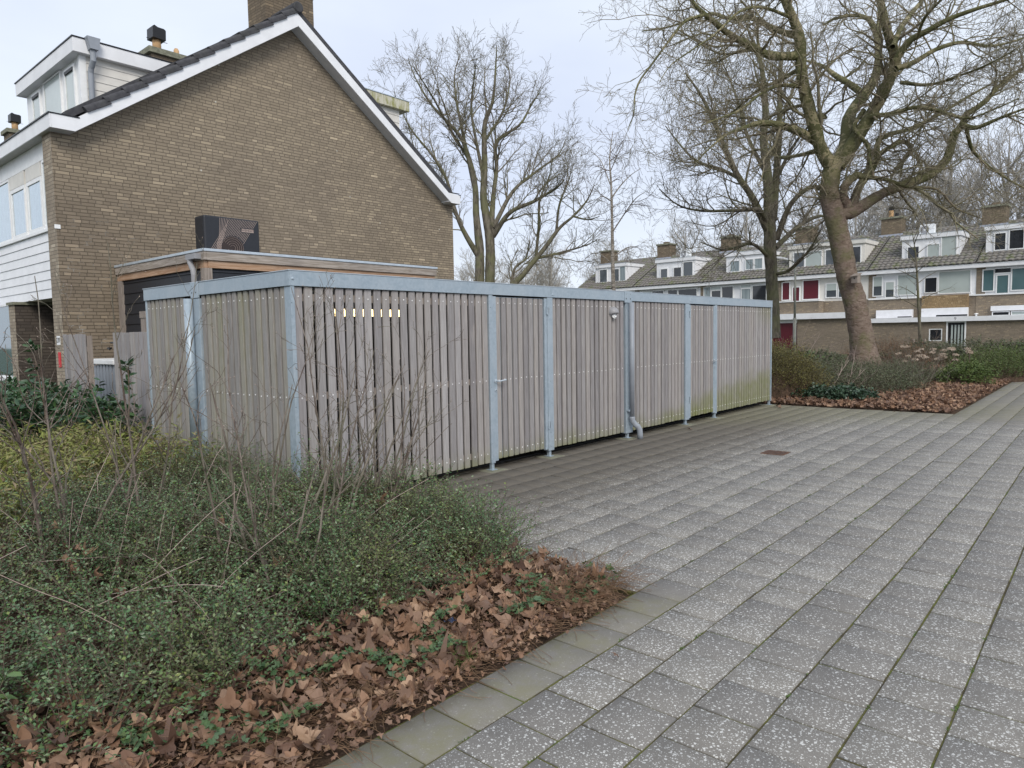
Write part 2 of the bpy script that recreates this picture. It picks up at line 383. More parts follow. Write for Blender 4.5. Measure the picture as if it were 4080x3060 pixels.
# ------------------------------------------------------------------ geometry helpers
def link(o, parent=None):
    COL.objects.link(o)
    if parent is not None: o.parent = parent
    return o
def tag(o, label=None, cat=None, group=None, kind=None):
    if label: o['label'] = label
    if cat: o['category'] = cat
    if group: o['group'] = group
    if kind: o['kind'] = kind
    return o
def empty(name, loc=(0, 0, 0), rz=0.0):
    e = bpy.data.objects.new(name, None); e.empty_display_size = 0.3
    e.location = loc; e.rotation_euler = (0, 0, rz)
    return link(e)
class MB:
    """collects shapes, builds ONE mesh object"""
    def __init__(s): s.v = []; s.f = []; s.mi = []; s.mats = []; s.cur = 0
    def mat(s, name):
        if name not in s.mats: s.mats.append(name)
        s.cur = s.mats.index(name); return s
    def add(s, vs, fs):
        o = len(s.v); s.v += [tuple(q) for q in vs]; s.f += [tuple(i + o for i in f) for f in fs]; s.mi += [s.cur] * len(fs); return s
    def box(s, x0, x1, y0, y1, z0, z1, xf=None):
        vs = [(x, y, z) for x in (x0, x1) for y in (y0, y1) for z in (z0, z1)]
        if xf: vs = [xf(Vector(q)) for q in vs]
        return s.add(vs, [(0, 1, 3, 2), (4, 6, 7, 5), (0, 4, 5, 1), (2, 3, 7, 6), (0, 2, 6, 4), (1, 5, 7, 3)])
    def prism(s, poly, axis, a, b):
        """poly of 2D points extruded along axis from a to b (axis 'x': poly is (y,z); 'y': (x,z); 'z': (x,y))"""
        def P(p, t):
            return {'x': (t, p[0], p[1]), 'y': (p[0], t, p[1]), 'z': (p[0], p[1], t)}[axis]
        n = len(poly)
        vs = [P(p, a) for p in poly] + [P(p, b) for p in poly]
        fs = [tuple(range(n))[::-1], tuple(range(n, 2 * n))] + [(i, (i + 1) % n, n + (i + 1) % n, n + i) for i in range(n)]
        return s.add(vs, fs)
    def tube(s, pts, rs, k=10, caps=True):
        pts = [Vector(p) for p in pts]
        if not isinstance(rs, (list, tuple)): rs = [rs] * len(pts)
        o = len(s.v); t = (pts[1] - pts[0]).normalized()
        nrm = t.orthogonal().normalized()
        for i, p in enumerate(pts):
            if i: 
                a = (pts[i] - pts[i - 1]).normalized(); b = (pts[min(i + 1, len(pts) - 1)] - pts[i]); b = b.normalized() if b.length > 1e-9 else a
                t = (a + b).normalized()
            nrm = (nrm - t * nrm.dot(t)).normalized(); bi = t.cross(nrm)
            for j in range(k):
                an = 2 * math.pi * j / k
                s.v.append(tuple(p + (nrm * math.cos(an) + bi * math.sin(an)) * rs[i]))
        for i in range(len(pts) - 1):
            for j in range(k):
                q = o + i * k; s.f.append((q + j, q + (j + 1) % k, q + k + (j + 1) % k, q + k + j)); s.mi.append(s.cur)
        if caps:
            s.f.append(tuple(o + j for j in range(k))[::-1]); s.mi.append(s.cur)
            s.f.append(tuple(o + (len(pts) - 1) * k + j for j in range(k))); s.mi.append(s.cur)
        return s
    def dome(s, c, r, nrm=(0, -1, 0), k=6, flat=0.6):
        c = Vector(c); n = Vector(nrm).normalized(); a = n.orthogonal().normalized(); b = n.cross(a)
        vs = [c + (a * math.cos(2 * math.pi * j / k) + b * math.sin(2 * math.pi * j / k)) * r for j in range(k)]
        vs += [c + (a * math.cos(2 * math.pi * j / k) + b * math.sin(2 * math.pi * j / k)) * r * .6 + n * r * flat * .8 for j in range(k)] + [c + n * r * flat]
        fs = [(j, (j + 1) % k, k + (j + 1) % k, k + j) for j in range(k)] + [(k + j, k + (j + 1) % k, 2 * k) for j in range(k)]
        return s.add(vs, fs)
    def build(s, name, mat, parent=None, smooth=False, bevel=0.0, seg=2, angle=40):
        me = bpy.data.meshes.new(name)
        me.from_pydata(s.v, [], s.f)
        if s.mats:
            for q in s.mats: me.materials.append(M[q])
            me.polygons.foreach_set('material_index', s.mi)
        else: me.materials.append(M[mat] if isinstance(mat, str) else mat)
        me.validate(); me.update()
        o = bpy.data.objects.new(name, me)
        if smooth: me.polygons.foreach_set('use_smooth', [True] * len(me.polygons))
        if bevel:
            b = o.modifiers.new('bevel', 'BEVEL'); b.width = bevel; b.segments = seg; b.limit_method = 'ANGLE'; b.angle_limit = R(angle)
        return link(o, parent)
def npmesh(name, V, F, mat, parent=None, smooth=False, mi=None):
    """V (n,3), F (m,k) arrays with k 3 or 4; or list of such"""
    Fs = F if isinstance(F, list) else [F]
    me = bpy.data.meshes.new(name)
    me.vertices.add(len(V)); me.vertices.foreach_set('co', np.ascontiguousarray(V, dtype=np.float32).ravel())
    tot = np.concatenate([np.full(len(f), f.shape[1]) for f in Fs]); idx = np.concatenate([f.ravel() for f in Fs])
    st = np.concatenate([[0], np.cumsum(tot)[:-1]])
    me.loops.add(len(idx)); me.loops.foreach_set('vertex_index', idx.astype(np.int32))
    me.polygons.add(len(tot)); me.polygons.foreach_set('loop_start', st.astype(np.int32)); me.polygons.foreach_set('loop_total', tot.astype(np.int32))
    if smooth: me.polygons.foreach_set('use_smooth', np.ones(len(tot), dtype=bool))
    me.update(calc_edges=True)
    for q in (mat if isinstance(mat, (list, tuple)) else [mat]): me.materials.append(M[q] if isinstance(q, str) else q)
    if mi is not None: me.polygons.foreach_set('material_index', mi.astype(np.int32))
    return link(bpy.data.objects.new(name, me), parent)
def nrmz(a): return a / np.maximum(np.linalg.norm(a, axis=-1, keepdims=True), 1e-9)
def tubes_np(P, Rr, k):
    """P (m,n,3), Rr (m,n) -> V, F for m tubes"""
    m, n, _ = P.shape
    T = np.empty_like(P); T[:, 1:-1] = P[:, 2:] - P[:, :-2]; T[:, 0] = P[:, 1] - P[:, 0]; T[:, -1] = P[:, -1] - P[:, -2]
    T = nrmz(T)
    ref = np.where(np.abs(T[:, :1, 2:3]) > 0.8, np.array([1., 0, 0]), np.array([0, 0, 1.]))
    N = nrmz(np.cross(T, np.broadcast_to(ref, T.shape))); B = np.cross(T, N)
    a = np.arange(k) * 2 * np.pi / k
    V = P[:, :, None] + Rr[:, :, None, None] * (N[:, :, None] * np.cos(a)[None, None, :, None] + B[:, :, None] * np.sin(a)[None, None, :, None])
    base = (np.arange(m) * n * k)[:, None, None] + (np.arange(n - 1) * k)[None, :, None]
    j = np.arange(k)[None, None]; j2 = (j + 1) % k
    F = np.stack([base + j, base + j2, base + k + j2, base + k + j], -1).reshape(-1, 4)
    return V.reshape(-1, 3), F
def resample(path, n):
    p = np.array(path, float); d = np.concatenate([[0], np.cumsum(np.linalg.norm(np.diff(p[:, :3], axis=0), axis=1))])
    # smooth interpolation (Catmull-Rom over arc length)
    t = np.linspace(0, d[-1], n); out = np.empty((n, 4))
    pp = np.vstack([2 * p[0] - p[1], p, 2 * p[-1] - p[-2]])
    for i, q in enumerate(t):
        s = min(len(p) - 2, max(0, np.searchsorted(d, q, 'right') - 1)); u = (q - d[s]) / max(d[s + 1] - d[s], 1e-9)
        a, b, c, e = pp[s], pp[s + 1], pp[s + 2], pp[s + 3]
        out[i] = 0.5 * ((2 * b) + (-a + c) * u + (2 * a - 5 * b + 4 * c - e) * u * u + (-a + 3 * b - 3 * c + e) * u ** 3)
    out[:, 3] = np.maximum(out[:, 3], 0.003)
    return out
def spawn(P, Rr, cnt, l0, l1, ang, n, rr, wig=0.12, up=0.0, tmin=0.1, rng=RNG, taper=0.35, perlen=True, grav=0.0):
    """children of the paths P (m,n0,3): returns (M,n,3),(M,n). cnt = children per metre (perlen) or per path"""
    m, n0, _ = P.shape
    ln = np.linalg.norm(np.diff(P, axis=1), axis=2).sum(1)
    c = cnt * ln * (1 - tmin) if perlen else np.full(m, float(cnt))
    c = np.floor(c + rng.random(m)).astype(int); idx = np.repeat(np.arange(m), c); K = len(idx)
    if K == 0: return np.zeros((0, n, 3)), np.zeros((0, n))
    t = tmin + (1 - tmin) * rng.random(K) ** 0.9; f = t * (n0 - 1); i0 = np.minimum(f.astype(int), n0 - 2); u = (f - i0)[:, None]
    A = P[idx, i0] * (1 - u) + P[idx, i0 + 1] * u; T = nrmz(P[idx, i0 + 1] - P[idx, i0]); rad = Rr[idx, i0] * (1 - u[:, 0]) + Rr[idx, i0 + 1] * u[:, 0]
    rv = nrmz(rng.normal(size=(K, 3))); side = nrmz(rv - T * (rv * T).sum(1, keepdims=True))
    an = np.radians(ang * (0.65 + 0.7 * rng.random(K)))[:, None]
    D = nrmz(T * np.cos(an) + side * np.sin(an) + np.array([0, 0, up]))
    L = (l0 + (l1 - l0) * rng.random(K)) * (1.12 - 0.6 * t) if perlen else (l0 + (l1 - l0) * rng.random(K))
    Q = np.empty((K, n, 3)); Q[:, 0] = A; d = D.copy(); st = (L / (n - 1))[:, None]
    for i in range(1, n):
        d = nrmz(d + rng.normal(size=(K, 3)) * wig + np.array([0, 0, up * 0.35 - grav]))
        Q[:, i] = Q[:, i - 1] + d * st
    r0 = np.minimum(rad * rr, L * 0.02 + 0.002)[:, None]
    return Q, r0 * (1 - (1 - taper) * np.linspace(0, 1, n)[None])
# ------------------------------------------------------------------ text as mesh
def text_mesh(name, s, size, mat, parent, origin, xdir, updir, depth=0.002, align='CENTER'):
    cu = bpy.data.curves.new(name, 'FONT'); cu.body = s; cu.size = size; cu.extrude = depth
    cu.align_x = align; cu.align_y = 'CENTER'
    t = bpy.data.objects.new(name + '_tmp', cu); COL.objects.link(t)
    dg = bpy.context.evaluated_depsgraph_get(); dg.update()
    me = bpy.data.meshes.new_from_object(t.evaluated_get(dg))
    bpy.data.objects.remove(t); bpy.data.curves.remove(cu)
    X = Vector(xdir).normalized(); U = Vector(updir).normalized(); Z = X.cross(U)
    mt = Matrix.Identity(4)
    for i in range(3): mt[i][0], mt[i][1], mt[i][2], mt[i][3] = X[i], U[i], Z[i], origin[i]
    me.transform(mt); me.materials.clear(); me.materials.append(M[mat]); me.name = name
    return link(bpy.data.objects.new(name, me), parent)

# ------------------------------------------------------------------ ground, bed soil, pavement
SH_X0, SH_X1, SH_Y0, SH_Y1 = 3.517, 15.288, 5.71, 8.917
mb = MB(); mb.add([(-150, -150, -0.06), (220, -150, -0.06), (220, 220, -0.06), (-150, 220, -0.06)], [(0, 1, 2, 3)])
tag(mb.build('ground', 'grass'), kind='structure')
def soil(name, x0, x1, y0, y1, n=60):
    xs = np.linspace(x0, x1, n); ys = np.linspace(y0, y1, n)
    X, Y = np.meshgrid(xs, ys, indexing='ij')
    edge = np.minimum(np.minimum(X - x0, x1 - X), np.minimum(Y - y0, y1 - Y))
    Z = -0.03 + np.clip(edge, 0, .5) * 0.12 + 0.012 * np.sin(X * 9.1 + Y * 4) * np.sin(Y * 7.3)
    V = np.stack([X, Y, Z], -1).reshape(-1, 3)
    i = np.arange(n - 1)[:, None] * n + np.arange(n - 1)[None]
    F = np.stack([i, i + n, i + n + 1, i + 1], -1).reshape(-1, 4)
    tag(npmesh(name, V, F, 'soil', smooth=True), kind='structure')
soil('planting_soil', -8, 3.80, 2.276, 14, 70)
soil('planting_soil', 15.36, 34, 2.256, 16, 90)
# pavement: joint bed below, every paver bevelled and slightly uneven above it
mb = MB(); mb.box(-9, 36, -9, 2.28, -0.05, -0.0065); mb.box(3.79, 15.37, 2.28, 5.98, -0.05, -0.0068)
tag(mb.build('pavement_bed', 'joint'), kind='structure')
def pavers():
    pit = 0.3; V = []; F = []
    rr = np.random.default_rng(3)
    top = 5.98
    for r in range(-14, 36):
        y1 = 1.974 - pit * r; y0 = y1 - pit
        if y0 > top or y1 < -8: continue
        ph = 2.182 - (0.15 if r % 2 else 0.0) + rr.normal() * 0.004
        for k in range(-38, 112):
            x0 = ph + k * pit; x1 = x0 + pit
            if x1 > 35 or x0 < -8: continue
            if y1 > 2.276:                      # between the two planting beds only
                if x1 < 3.81 or x0 > 15.345: continue
                a, b = max(x0, 3.81), min(x1, 15.345)
            else: a, b = x0, x1
            if b - a < 0.05: continue
            if y1 > 5.95 and y0 > 5.95: continue
            ax, bx, ay, by = a + .0052, b - .0052, y0 + .0050, min(y1, top) - .0050
            if by - ay < 0.03: continue
            j = rr.normal(size=4) * 0.0011; ax += j[0]; bx += j[1]; ay += j[2]; by += j[3]
            z = rr.normal() * 0.0012; tx, ty = rr.normal(size=2) * 0.0015
            c = 0.0038; o = len(V)
            for (x, y) in ((ax, ay), (bx, ay), (bx, by), (ax, by)): V.append((x, y, -0.02))
            for (x, y) in ((ax, ay), (bx, ay), (bx, by), (ax, by)): V.append((x, y, z - c + (x - a) * tx + (y - y0) * ty))
            for (x, y) in ((ax + c, ay + c), (bx - c, ay + c), (bx - c, by - c), (ax + c, by - c)): V.append((x, y, z + (x - a) * tx + (y - y0) * ty))
            for q in (0, 4):
                for i in range(4): F.append((o + q + i, o + q + (i + 1) % 4, o + q + 4 + (i + 1) % 4, o + q + 4 + i))
            F.append((o + 8, o + 9, o + 10, o + 11))
    o = npmesh('pavement', np.array(V), np.array(F), 'paver')
    tag(o, kind='structure')
pavers()
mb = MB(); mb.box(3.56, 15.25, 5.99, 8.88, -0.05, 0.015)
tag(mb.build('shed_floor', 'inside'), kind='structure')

# ------------------------------------------------------------------ storage shed
shed = empty('storage_shed', (0, 0, 0))
tag(shed, 'long low shed of weathered vertical wooden slats framed in galvanised steel', 'shed')
HT, HB = 2.277, 2.134
def slats(name, xs, y, z0, z1, w, parent, axis='x', seed=0, jit=0.004, screws=(2.036, 1.10, 0.21)):
    rr = random.Random(seed); mb = MB()
    for c in xs:
        ww = w * (1 + rr.uniform(-.03, .03)) / 2; cc = c + rr.uniform(-jit, jit)
        t0, t1 = rr.uniform(-jit, jit) * .7, rr.uniform(-jit, jit) * .7
        dy = rr.uniform(-0.003, 0.003); zz0 = z0 + rr.uniform(-.004, .004)
        mb.mat('slat'); ch = 0.004
        prof = [(-ww, 0.022), (-ww, ch), (-ww + ch, 0), (ww - ch, 0), (ww, ch), (ww, 0.022)]
        n = len(prof); vs = []
        for (zq, t) in ((zz0, t0), ((z0 + z1) / 2, rr.uniform(-.002, .002)), (z1, t1)):
            for (a, b) in prof:
                vs.append((cc + t + a, y + dy + b, zq) if axis == 'x' else (y + dy + b, cc + t + a, zq))
        fs = [tuple(range(n))[::-1], tuple(range(2 * n, 3 * n))]
        for lv in (0, n): fs += [(lv + i, lv + (i + 1) % n, lv + n + (i + 1) % n, lv + n + i) for i in range(n)]
        if axis == 'y': fs = [f[::-1] for f in fs]
        mb.add(vs, fs)
        mb.mat('screw')
        for sz in screws:
            p = (cc, y + dy, sz + rr.uniform(-.005, .005)) if axis == 'x' else (y + dy, cc, sz + rr.uniform(-.005, .005))
            mb.dome(p, 0.0085, (0, -1, 0) if axis == 'x' else (-1, 0, 0))
    return mb.build(name, None, parent)
def span(a, b, n): return [a + (b - a) * i / (n - 1) for i in range(n)]
YS = 5.722
slats('slat_panel', span(3.607, 6.13, 23), YS, 0.098, 2.128, 0.087, shed, seed=1, jit=0.004)
slats('slat_panel', span(7.475, 9.19, 16), YS, 0.112, 2.128, 0.084, shed, seed=2)
slats('slat_panel', span(9.53, 11.17, 15), YS, 0.112, 2.128, 0.086, shed, seed=3)
slats('slat_panel', span(12.575, 15.19, 23), YS, 0.112, 2.128, 0.086, shed, seed=4)
slats('slat_panel', span(5.855, 7.43, 15), 3.528, 0.09, 2.128, 0.078, shed, 'y', 5)
slats('slat_panel', span(7.94, 8.83, 9), 3.528, 0.09, 2.128, 0.078, shed, 'y', 6)
# rails and backing boards
mb = MB()
for z in (2.0, 1.066, 0.176):
    mb.box(3.6, 6.17, 5.7455, 5.775, z, z + .068)
mb.build('rail', 'post', shed)
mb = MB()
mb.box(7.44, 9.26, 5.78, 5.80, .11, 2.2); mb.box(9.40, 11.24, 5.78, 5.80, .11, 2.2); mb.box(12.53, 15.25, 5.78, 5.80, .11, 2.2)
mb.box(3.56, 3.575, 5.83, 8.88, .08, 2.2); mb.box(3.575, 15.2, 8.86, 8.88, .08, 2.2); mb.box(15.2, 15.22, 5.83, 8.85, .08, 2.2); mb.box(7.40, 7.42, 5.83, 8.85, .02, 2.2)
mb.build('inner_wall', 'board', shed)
# doors
def door(name, x0, x1, xs, hx, hingex, seed, lab):
    mb = MB(); mb.box(x0, x0 + .062, 5.712, 5.752, .105, 2.118); mb.box(x1 - .055, x1, 5.712, 5.752, .105, 2.118)
    mb.box(x0 + .062, x1 - .055, 5.746, 5.752, .13, .20); mb.box(x0 + .062, x1 - .055, 5.746, 5.752, 2.04, 2.118)
    mb.box(x0 + .062, x1 - .055, 5.752, 5.765, .13, 2.11)
    d = mb.build(name, 'galv', shed, bevel=.003); d['label'] = lab
    slats('door_slats', xs, YS, 0.128, 2.108, 0.078, d, seed=seed)
    hb = MB(); dx = 1 if hx < (x0 + x1) / 2 else -1
    hb.mat('zinc'); hb.tube([(hx, 5.712, 1.09), (hx, 5.665, 1.09), (hx + dx * .02, 5.655, 1.09), (hx + dx * .125, 5.655, 1.10)], .010, 8)
    hb.tube([(hx, 5.7115, 1.09), (hx, 5.704, 1.09)], .026, 14)
    hb.build('door_handle', None, d, smooth=False)
    lb = MB(); lb.mat('zinc').tube([(hx, 5.7115, .975), (hx, 5.703, .975)], .017, 12); lb.mat('dark').box(hx - .004, hx + .004, 5.700, 5.7029, .965, .985)
    lb.build('lock', None, d)
    for z in (1.90, .38):
        g = MB(); g.tube([(hingex, 5.700, z), (hingex, 5.700, z + .11)], .012, 8); g.box(hingex - .03, hingex - .012, 5.706, 5.711, z + .01, z + .10); g.box(hingex + .012, hingex + .035, 5.706, 5.709, z + .01, z + .10)
        g.build('hinge', 'galv', d)
door('shed_door', 6.251, 7.313, span(6.36, 7.20, 9), 6.285, 7.318, 7, 'slatted door nearest the bare shrubs')
door('shed_door', 11.385, 12.43, span(11.49, 12.34, 9), 12.40, 11.40, 8, 'slatted door with green algae along its foot')
# posts, feet
def post(x0, x1, y0, y1, foot=True):
    mb = MB(); mb.box(x0, x1, y0, y1, .085, 2.133)
    if foot:
        cx, cy = (x0 + x1) / 2, (y0 + y1) / 2
        mb.box(cx - .022, cx + .022, cy - .022, cy + .022, .006, .0849)
        mb.box(cx - .05, cx + .05, cy - .05, cy + .05, .0035, .0105)
    mb.mat('galv')
    mb.mi = [0] * len(mb.f); mb.mat('dark')
    for z in (1.98, 1.02, .33, .14):
        mb.dome(((x0 + x1) / 2 - .012, y0 - .0005, z), .0045, (0, -1, 0), 6, .3)
    return mb.build('post', None, shed, bevel=.004)
post(3.521, 3.562, 5.705, 5.79); mb = MB(); mb.box(3.5215, 3.561, 5.7905, 5.81, .085, 2.133); mb.build('post', 'galv', shed)
post(6.181, 6.249, 5.706, 5.77); post(7.317, 7.433, 5.706, 5.80); post(9.27, 9.46, 5.708, 5.80); post(11.237, 11.382, 5.706, 5.80)
post(12.4315, 12.515, 5.706, 5.78); post(15.245, 15.286, 5.706, 5.80)
mb = MB(); mb.box(3.505, 3.60, 7.475, 7.72, .06, 2.10); mb.build('post', 'galv', shed, bevel=.004)
mb = MB(); mb.box(3.521, 3.60, 8.87, 8.915, .06, 2.13); mb.build('post', 'galv', shed, bevel=.004)
mb = MB(); mb.box(15.24, 15.286, 8.87, 8.915, .0, 2.13); mb.build('post', 'galv', shed, bevel=.004)
for cx in (6.215, 7.375, 9.32, 11.31, 12.47, 15.2):
    pads = MB(); pads.box(cx - .15, cx + .15, 5.60, 5.86, -.01, .0035); pads.build('concrete_pad', 'concrete', shed, bevel=.003)
# fascia
def fascia(x0, x1, y0, y1, z0=HB, z1=HT - .004):
    mb = MB(); mb.box(x0, x1, y0, y1, z0, z1)
    return mb.build('fascia_panel', 'galv', shed, bevel=.003)
fascia(3.5175, 7.392, 5.700, 5.712); fascia(7.395, 9.225, 5.700, 5.712); fascia(9.43, 11.388, 5.700, 5.712); fascia(11.391, 15.288, 5.700, 5.712)
fascia(9.226, 9.429, 5.690, 5.7125, 2.105)
fascia(3.507, 3.5172, 5.700, 7.475); fascia(3.507, 3.5172, 7.66, 8.917); fascia(3.499, 3.5178, 7.476, 7.659, 2.105)
fascia(15.278, 15.2885, 5.7125, 8.917); fascia(3.5175, 15.277, 8.905, 8.917)
mb = MB()   # roof sheet with its thin bright folded edge
mb.box(3.500, 15.295, 5.695, 8.922, HT - .0035, HT + .003)
mb.build('roof', 'zinc', shed)
def bolt(p, r, n, m_, fl=.2): mb = MB(); mb.dome(p, r, n, 10, fl); mb.build('bolt', m_, shed)
for p, n in (((3.545, 5.70, 2.20), (0, -1, 0)), ((7.43, 5.70, 2.17), (0, -1, 0)), ((11.41, 5.70, 2.19), (0, -1, 0))): bolt(p, .016, n, 'galv', .6)
for x in (9.26, 9.38):
    bolt((x, 5.690, 2.165), .012, (0, -1, 0), 'dark'); bolt((x, 5.690, 2.235), .006, (0, -1, 0), 'dark')
for y in (7.53, 7.62):
    bolt((3.499, y, 2.165), .010, (-1, 0, 0), 'dark'); bolt((3.499, y, 2.235), .005, (-1, 0, 0), 'dark')
# rain pipes
mb = MB(); mb.tube([(9.345, 5.648, 2.106), (9.345, 5.648, .335)], .039, 20)
mb.tube([(9.345, 5.648, .345), (9.345, 5.648, .325), (9.35, 5.643, .28), (9.37, 5.615, .225), (9.40, 5.58, .19), (9.42, 5.56, .14), (9.425, 5.555, .07), (9.425, 5.555, -.01)], [.044] * 8, 20)
mb.build('drainpipe', 'pvc_light', shed, smooth=True)
mb = MB(); mb.box(9.28, 9.40, 5.66, 5.70, .43, .455); mb.build('pipe_bracket', 'galv', shed)
mb = MB(); mb.tube([(3.458, 7.63, 2.10), (3.458, 7.63, .47)], .046, 20); mb.tube([(3.458, 7.63, .475), (3.458, 7.63, -.02)], .042, 20)
o = mb.build('drainpipe', 'galv', shed, smooth=True)
# light tube inside, seen through the gaps
tl = empty('strip_light', (5.72, 7.3, 1.96)); tag(tl, 'lit yellow strip light glowing inside the shed behind the slat gaps', 'strip light')
M['tube'] = emit('warm_light_tube', (1.0, 0.74, 0.34), 3.0)
mb = MB(); mb.box(-.66, .66, -.04, .04, .045, .10); mb.build('housing', 'dark', tl)
mb = MB(); mb.box(-.62, .40, -.04, .0, -.045, .044); mb.build('light_tube', 'tube', tl)
mb = MB()
mb.box(3.62, 15.2, 6.9, 6.95, 2.15, 2.26); mb.box(3.62, 15.2, 5.9, 5.93, 2.18, 2.26)
mb.build('roof_beam', 'galv', shed)

# round hooded wall lamp
lamp = empty('wall_lamp', (8.91, 5.722, 1.95)); tag(lamp, 'small round grey hooded lamp fixed high on the wooden shed slats', 'wall lamp')
def hood():
    mb = MB(); nu, nv = 20, 12; rx, ry, rz = .092, .105, .088
    for j in range(nv + 1):
        ph = math.pi / 2 * j / nv
        for i in range(nu):
            th = 2 * math.pi * i / nu
            x, z = math.cos(th) * math.sin(ph) * rx, math.sin(th) * math.sin(ph) * rz; y = -math.cos(ph) * ry
            lim = -.03 + (-y) * .25                # the lower front is cut away obliquely
            if z < lim: z = lim - (lim - z) * .35 * (1 if y > -.03 else .15)
            mb.v.append((x, y, z))
    for j in range(nv):
        for i in range(nu):
            a = j * nu + i; b = j * nu + (i + 1) % nu
            mb.f.append((a, b, b + nu, a + nu)); mb.mi.append(0)
    return mb
hood().mat('pvc').build('hood', None, lamp, smooth=True)
mb = MB(); mb.tube([(0, -.002, -.0), (0, -.03, -.02)], [.083, .079], 24); mb.build('back_plate', 'pvc', lamp, smooth=False)
mb = MB(); mb.tube([(-.0, -.028, -.055), (0, -.055, -.04)], [.045, .03], 16); mb.build('lens', 'upvc', lamp)

# drain grate in the paving
dg_ = empty('drain_grate', (9.33, 3.42, 0.0), 0); tag(dg_, 'small rusty slotted drain grate set flush in the grey pavers', 'drain grate')
mb = MB(); s = .15
mb.box(-s, s, -s, -s + .018, -.01, .007); mb.box(-s, s, s - .018, s, -.01, .007); mb.box(-s, -s + .018, -s + .018, s - .018, -.01, .007); mb.box(s - .018, s, -s + .018, s - .018, -.01, .007)
mb.build('frame', 'iron', dg_)
mb = MB()
for i in range(9): a = -s + .026 + i * .0285; mb.box(-s + .019, s - .019, a, a + .013, -.01, .006)
mb.build('bars', 'iron', dg_)
mb = MB(); mb.box(-s + .018, s - .018, -s + .018, s - .018, -.009, .0045); mb.build('pit', 'dark', dg_)

# ------------------------------------------------------------------ end-of-terrace brick house
house = empty('brick_house', (0, 0, 0)); tag(house, 'brown brick end house with a tall blank gable wall and white bargeboards', 'house')
YG = 14.0
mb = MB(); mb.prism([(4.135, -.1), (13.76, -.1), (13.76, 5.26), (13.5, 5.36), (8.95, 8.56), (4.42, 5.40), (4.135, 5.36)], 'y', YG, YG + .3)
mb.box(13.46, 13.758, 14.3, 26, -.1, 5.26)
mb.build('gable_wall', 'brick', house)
mb = MB(); mb.box(4.128, 4.134, 14.002, 14.46, -.1, 5.3); mb.box(4.134, 4.40, 14.3, 14.46, -.1, 5.3); mb.build('brick_pier', 'brick_pier', house)
# bargeboards (boxed, standing 0.3 m proud of the brick) and gutters
IN = [(4.42, 5.27), (8.91, 8.42), (13.43, 5.21)]
mb = MB()
def barge(y0, y1, pin, pout):
    mb.prism(pin + pout[::-1], 'y', y0, y1)
barge(13.70, 13.72, [(4.42, 5.27), (8.91, 8.42)], [(4.06, 5.49), (4.47, 5.52), (8.87, 8.70)][1:])
barge(13.70, 13.72, [(8.91, 8.42), (13.43, 5.21)], [(8.87, 8.70), (13.33, 5.47)])
mb.prism([(4.06, 5.27), (4.42, 5.27), (4.47, 5.52), (4.06, 5.50)], 'y', 13.70, 13.72)
mb.prism([(13.43, 5.21), (13.75, 5.21), (13.75, 5.44), (13.33, 5.47)], 'y', 13.70, 13.72)
mb.build('bargeboard', 'white', house)
mb = MB()
mb.prism([(4.42, 5.27), (8.91, 8.42), (8.91, 8.45), (4.42, 5.30)], 'y', 13.72, 14.02); mb.prism([(8.91, 8.42), (13.43, 5.21), (13.43, 5.24), (8.91, 8.45)], 'y', 13.72, 14.02)
mb.box(4.06, 4.42, 13.72, 26, 5.272, 5.29); mb.box(13.43, 13.75, 13.72, 26, 5.212, 5.23)
mb.build('soffit', 'soffit', house)
mb = MB(); mb.box(4.04, 4.062, 13.7, 40, 5.27, 5.50); mb.box(13.75, 13.77, 13.7, 32, 5.21, 5.44)
mb.box(4.062, 4.40, 13.72, 32, 5.30, 5.32); mb.box(13.35, 13.75, 13.72, 32, 5.24, 5.26)
mb.build('gutter', 'white', house)
mb = MB(); mb.box(4.02, 4.075, 13.69, 40, 5.502, 5.522); mb.box(4.075, 4.50, 13.69, 13.735, 5.502, 5.522); mb.box(13.735, 13.79, 13.69, 32, 5.442, 5.46); mb.box(13.33, 13.735, 13.69, 13.735, 5.472, 5.49)
mb.build('gutter_edge', 'dark', house)
# roof
mb = MB()
mb.prism([(4.3, 5.45), (4.3, 5.60), (8.92, 8.84), (8.92, 8.66)], 'y', 13.76, 32); mb.prism([(13.5, 5.42), (13.5, 5.56), (8.92, 8.84), (8.92, 8.66)], 'y', 13.76, 32)
mb.build('roof', 'tile_dark', house)
def verge_tiles(p0, p1, n, y0, y1, name, parent, th=.06, over=1.14):
    """overlapping rounded verge tiles along a slope p0 -> p1 in the XZ plane"""
    mb = MB(); p0, p1 = Vector((p0[0], p0[1])), Vector((p1[0], p1[1])); d = (p1 - p0) / n; L = d.length; d.normalize(); nn = Vector((-d.y, d.x))
    if nn.y < 0: nn = -nn
    for i in range(n):
        a = p0 + d * (L * i); b = a + d * (L * over)
        ha, hb = .062, .018
        prof = []
        for k in range(7):                     # rounded edge seen from the front
            q = math.pi / 2 * k / 6
            prof.append((y0 + .05 * (1 - math.sin(q)), math.cos(q)))
        vs = []
        for (pt, h) in ((a, ha), (b, hb)):
            for (yy, c) in [(y0, -.95)] + [(y0 + .05 * (1 - math.cos(q)), math.sin(q)) for q in [math.pi / 2 * k / 5 for k in range(6)]] + [(y1, 1.0), (y1, -.95)]:
                o = pt + nn * (h + (c - 1) * th + .01)
                vs.append((o.x, yy, o.y))
        m_ = len(vs) // 2
        fs = [tuple(range(m_))[::-1], tuple(range(m_, 2 * m_))] + [(k, (k + 1) % m_, m_ + (k + 1) % m_, m_ + k) for k in range(m_)]
        mb.add(vs, fs)
    return mb.build(name, 'tile_dark', parent, smooth=False, bevel=.006, seg=2)
verge_tiles((4.60, 5.665), (8.86, 8.765), 13, 13.665, 14.1, 'verge_tile', house)
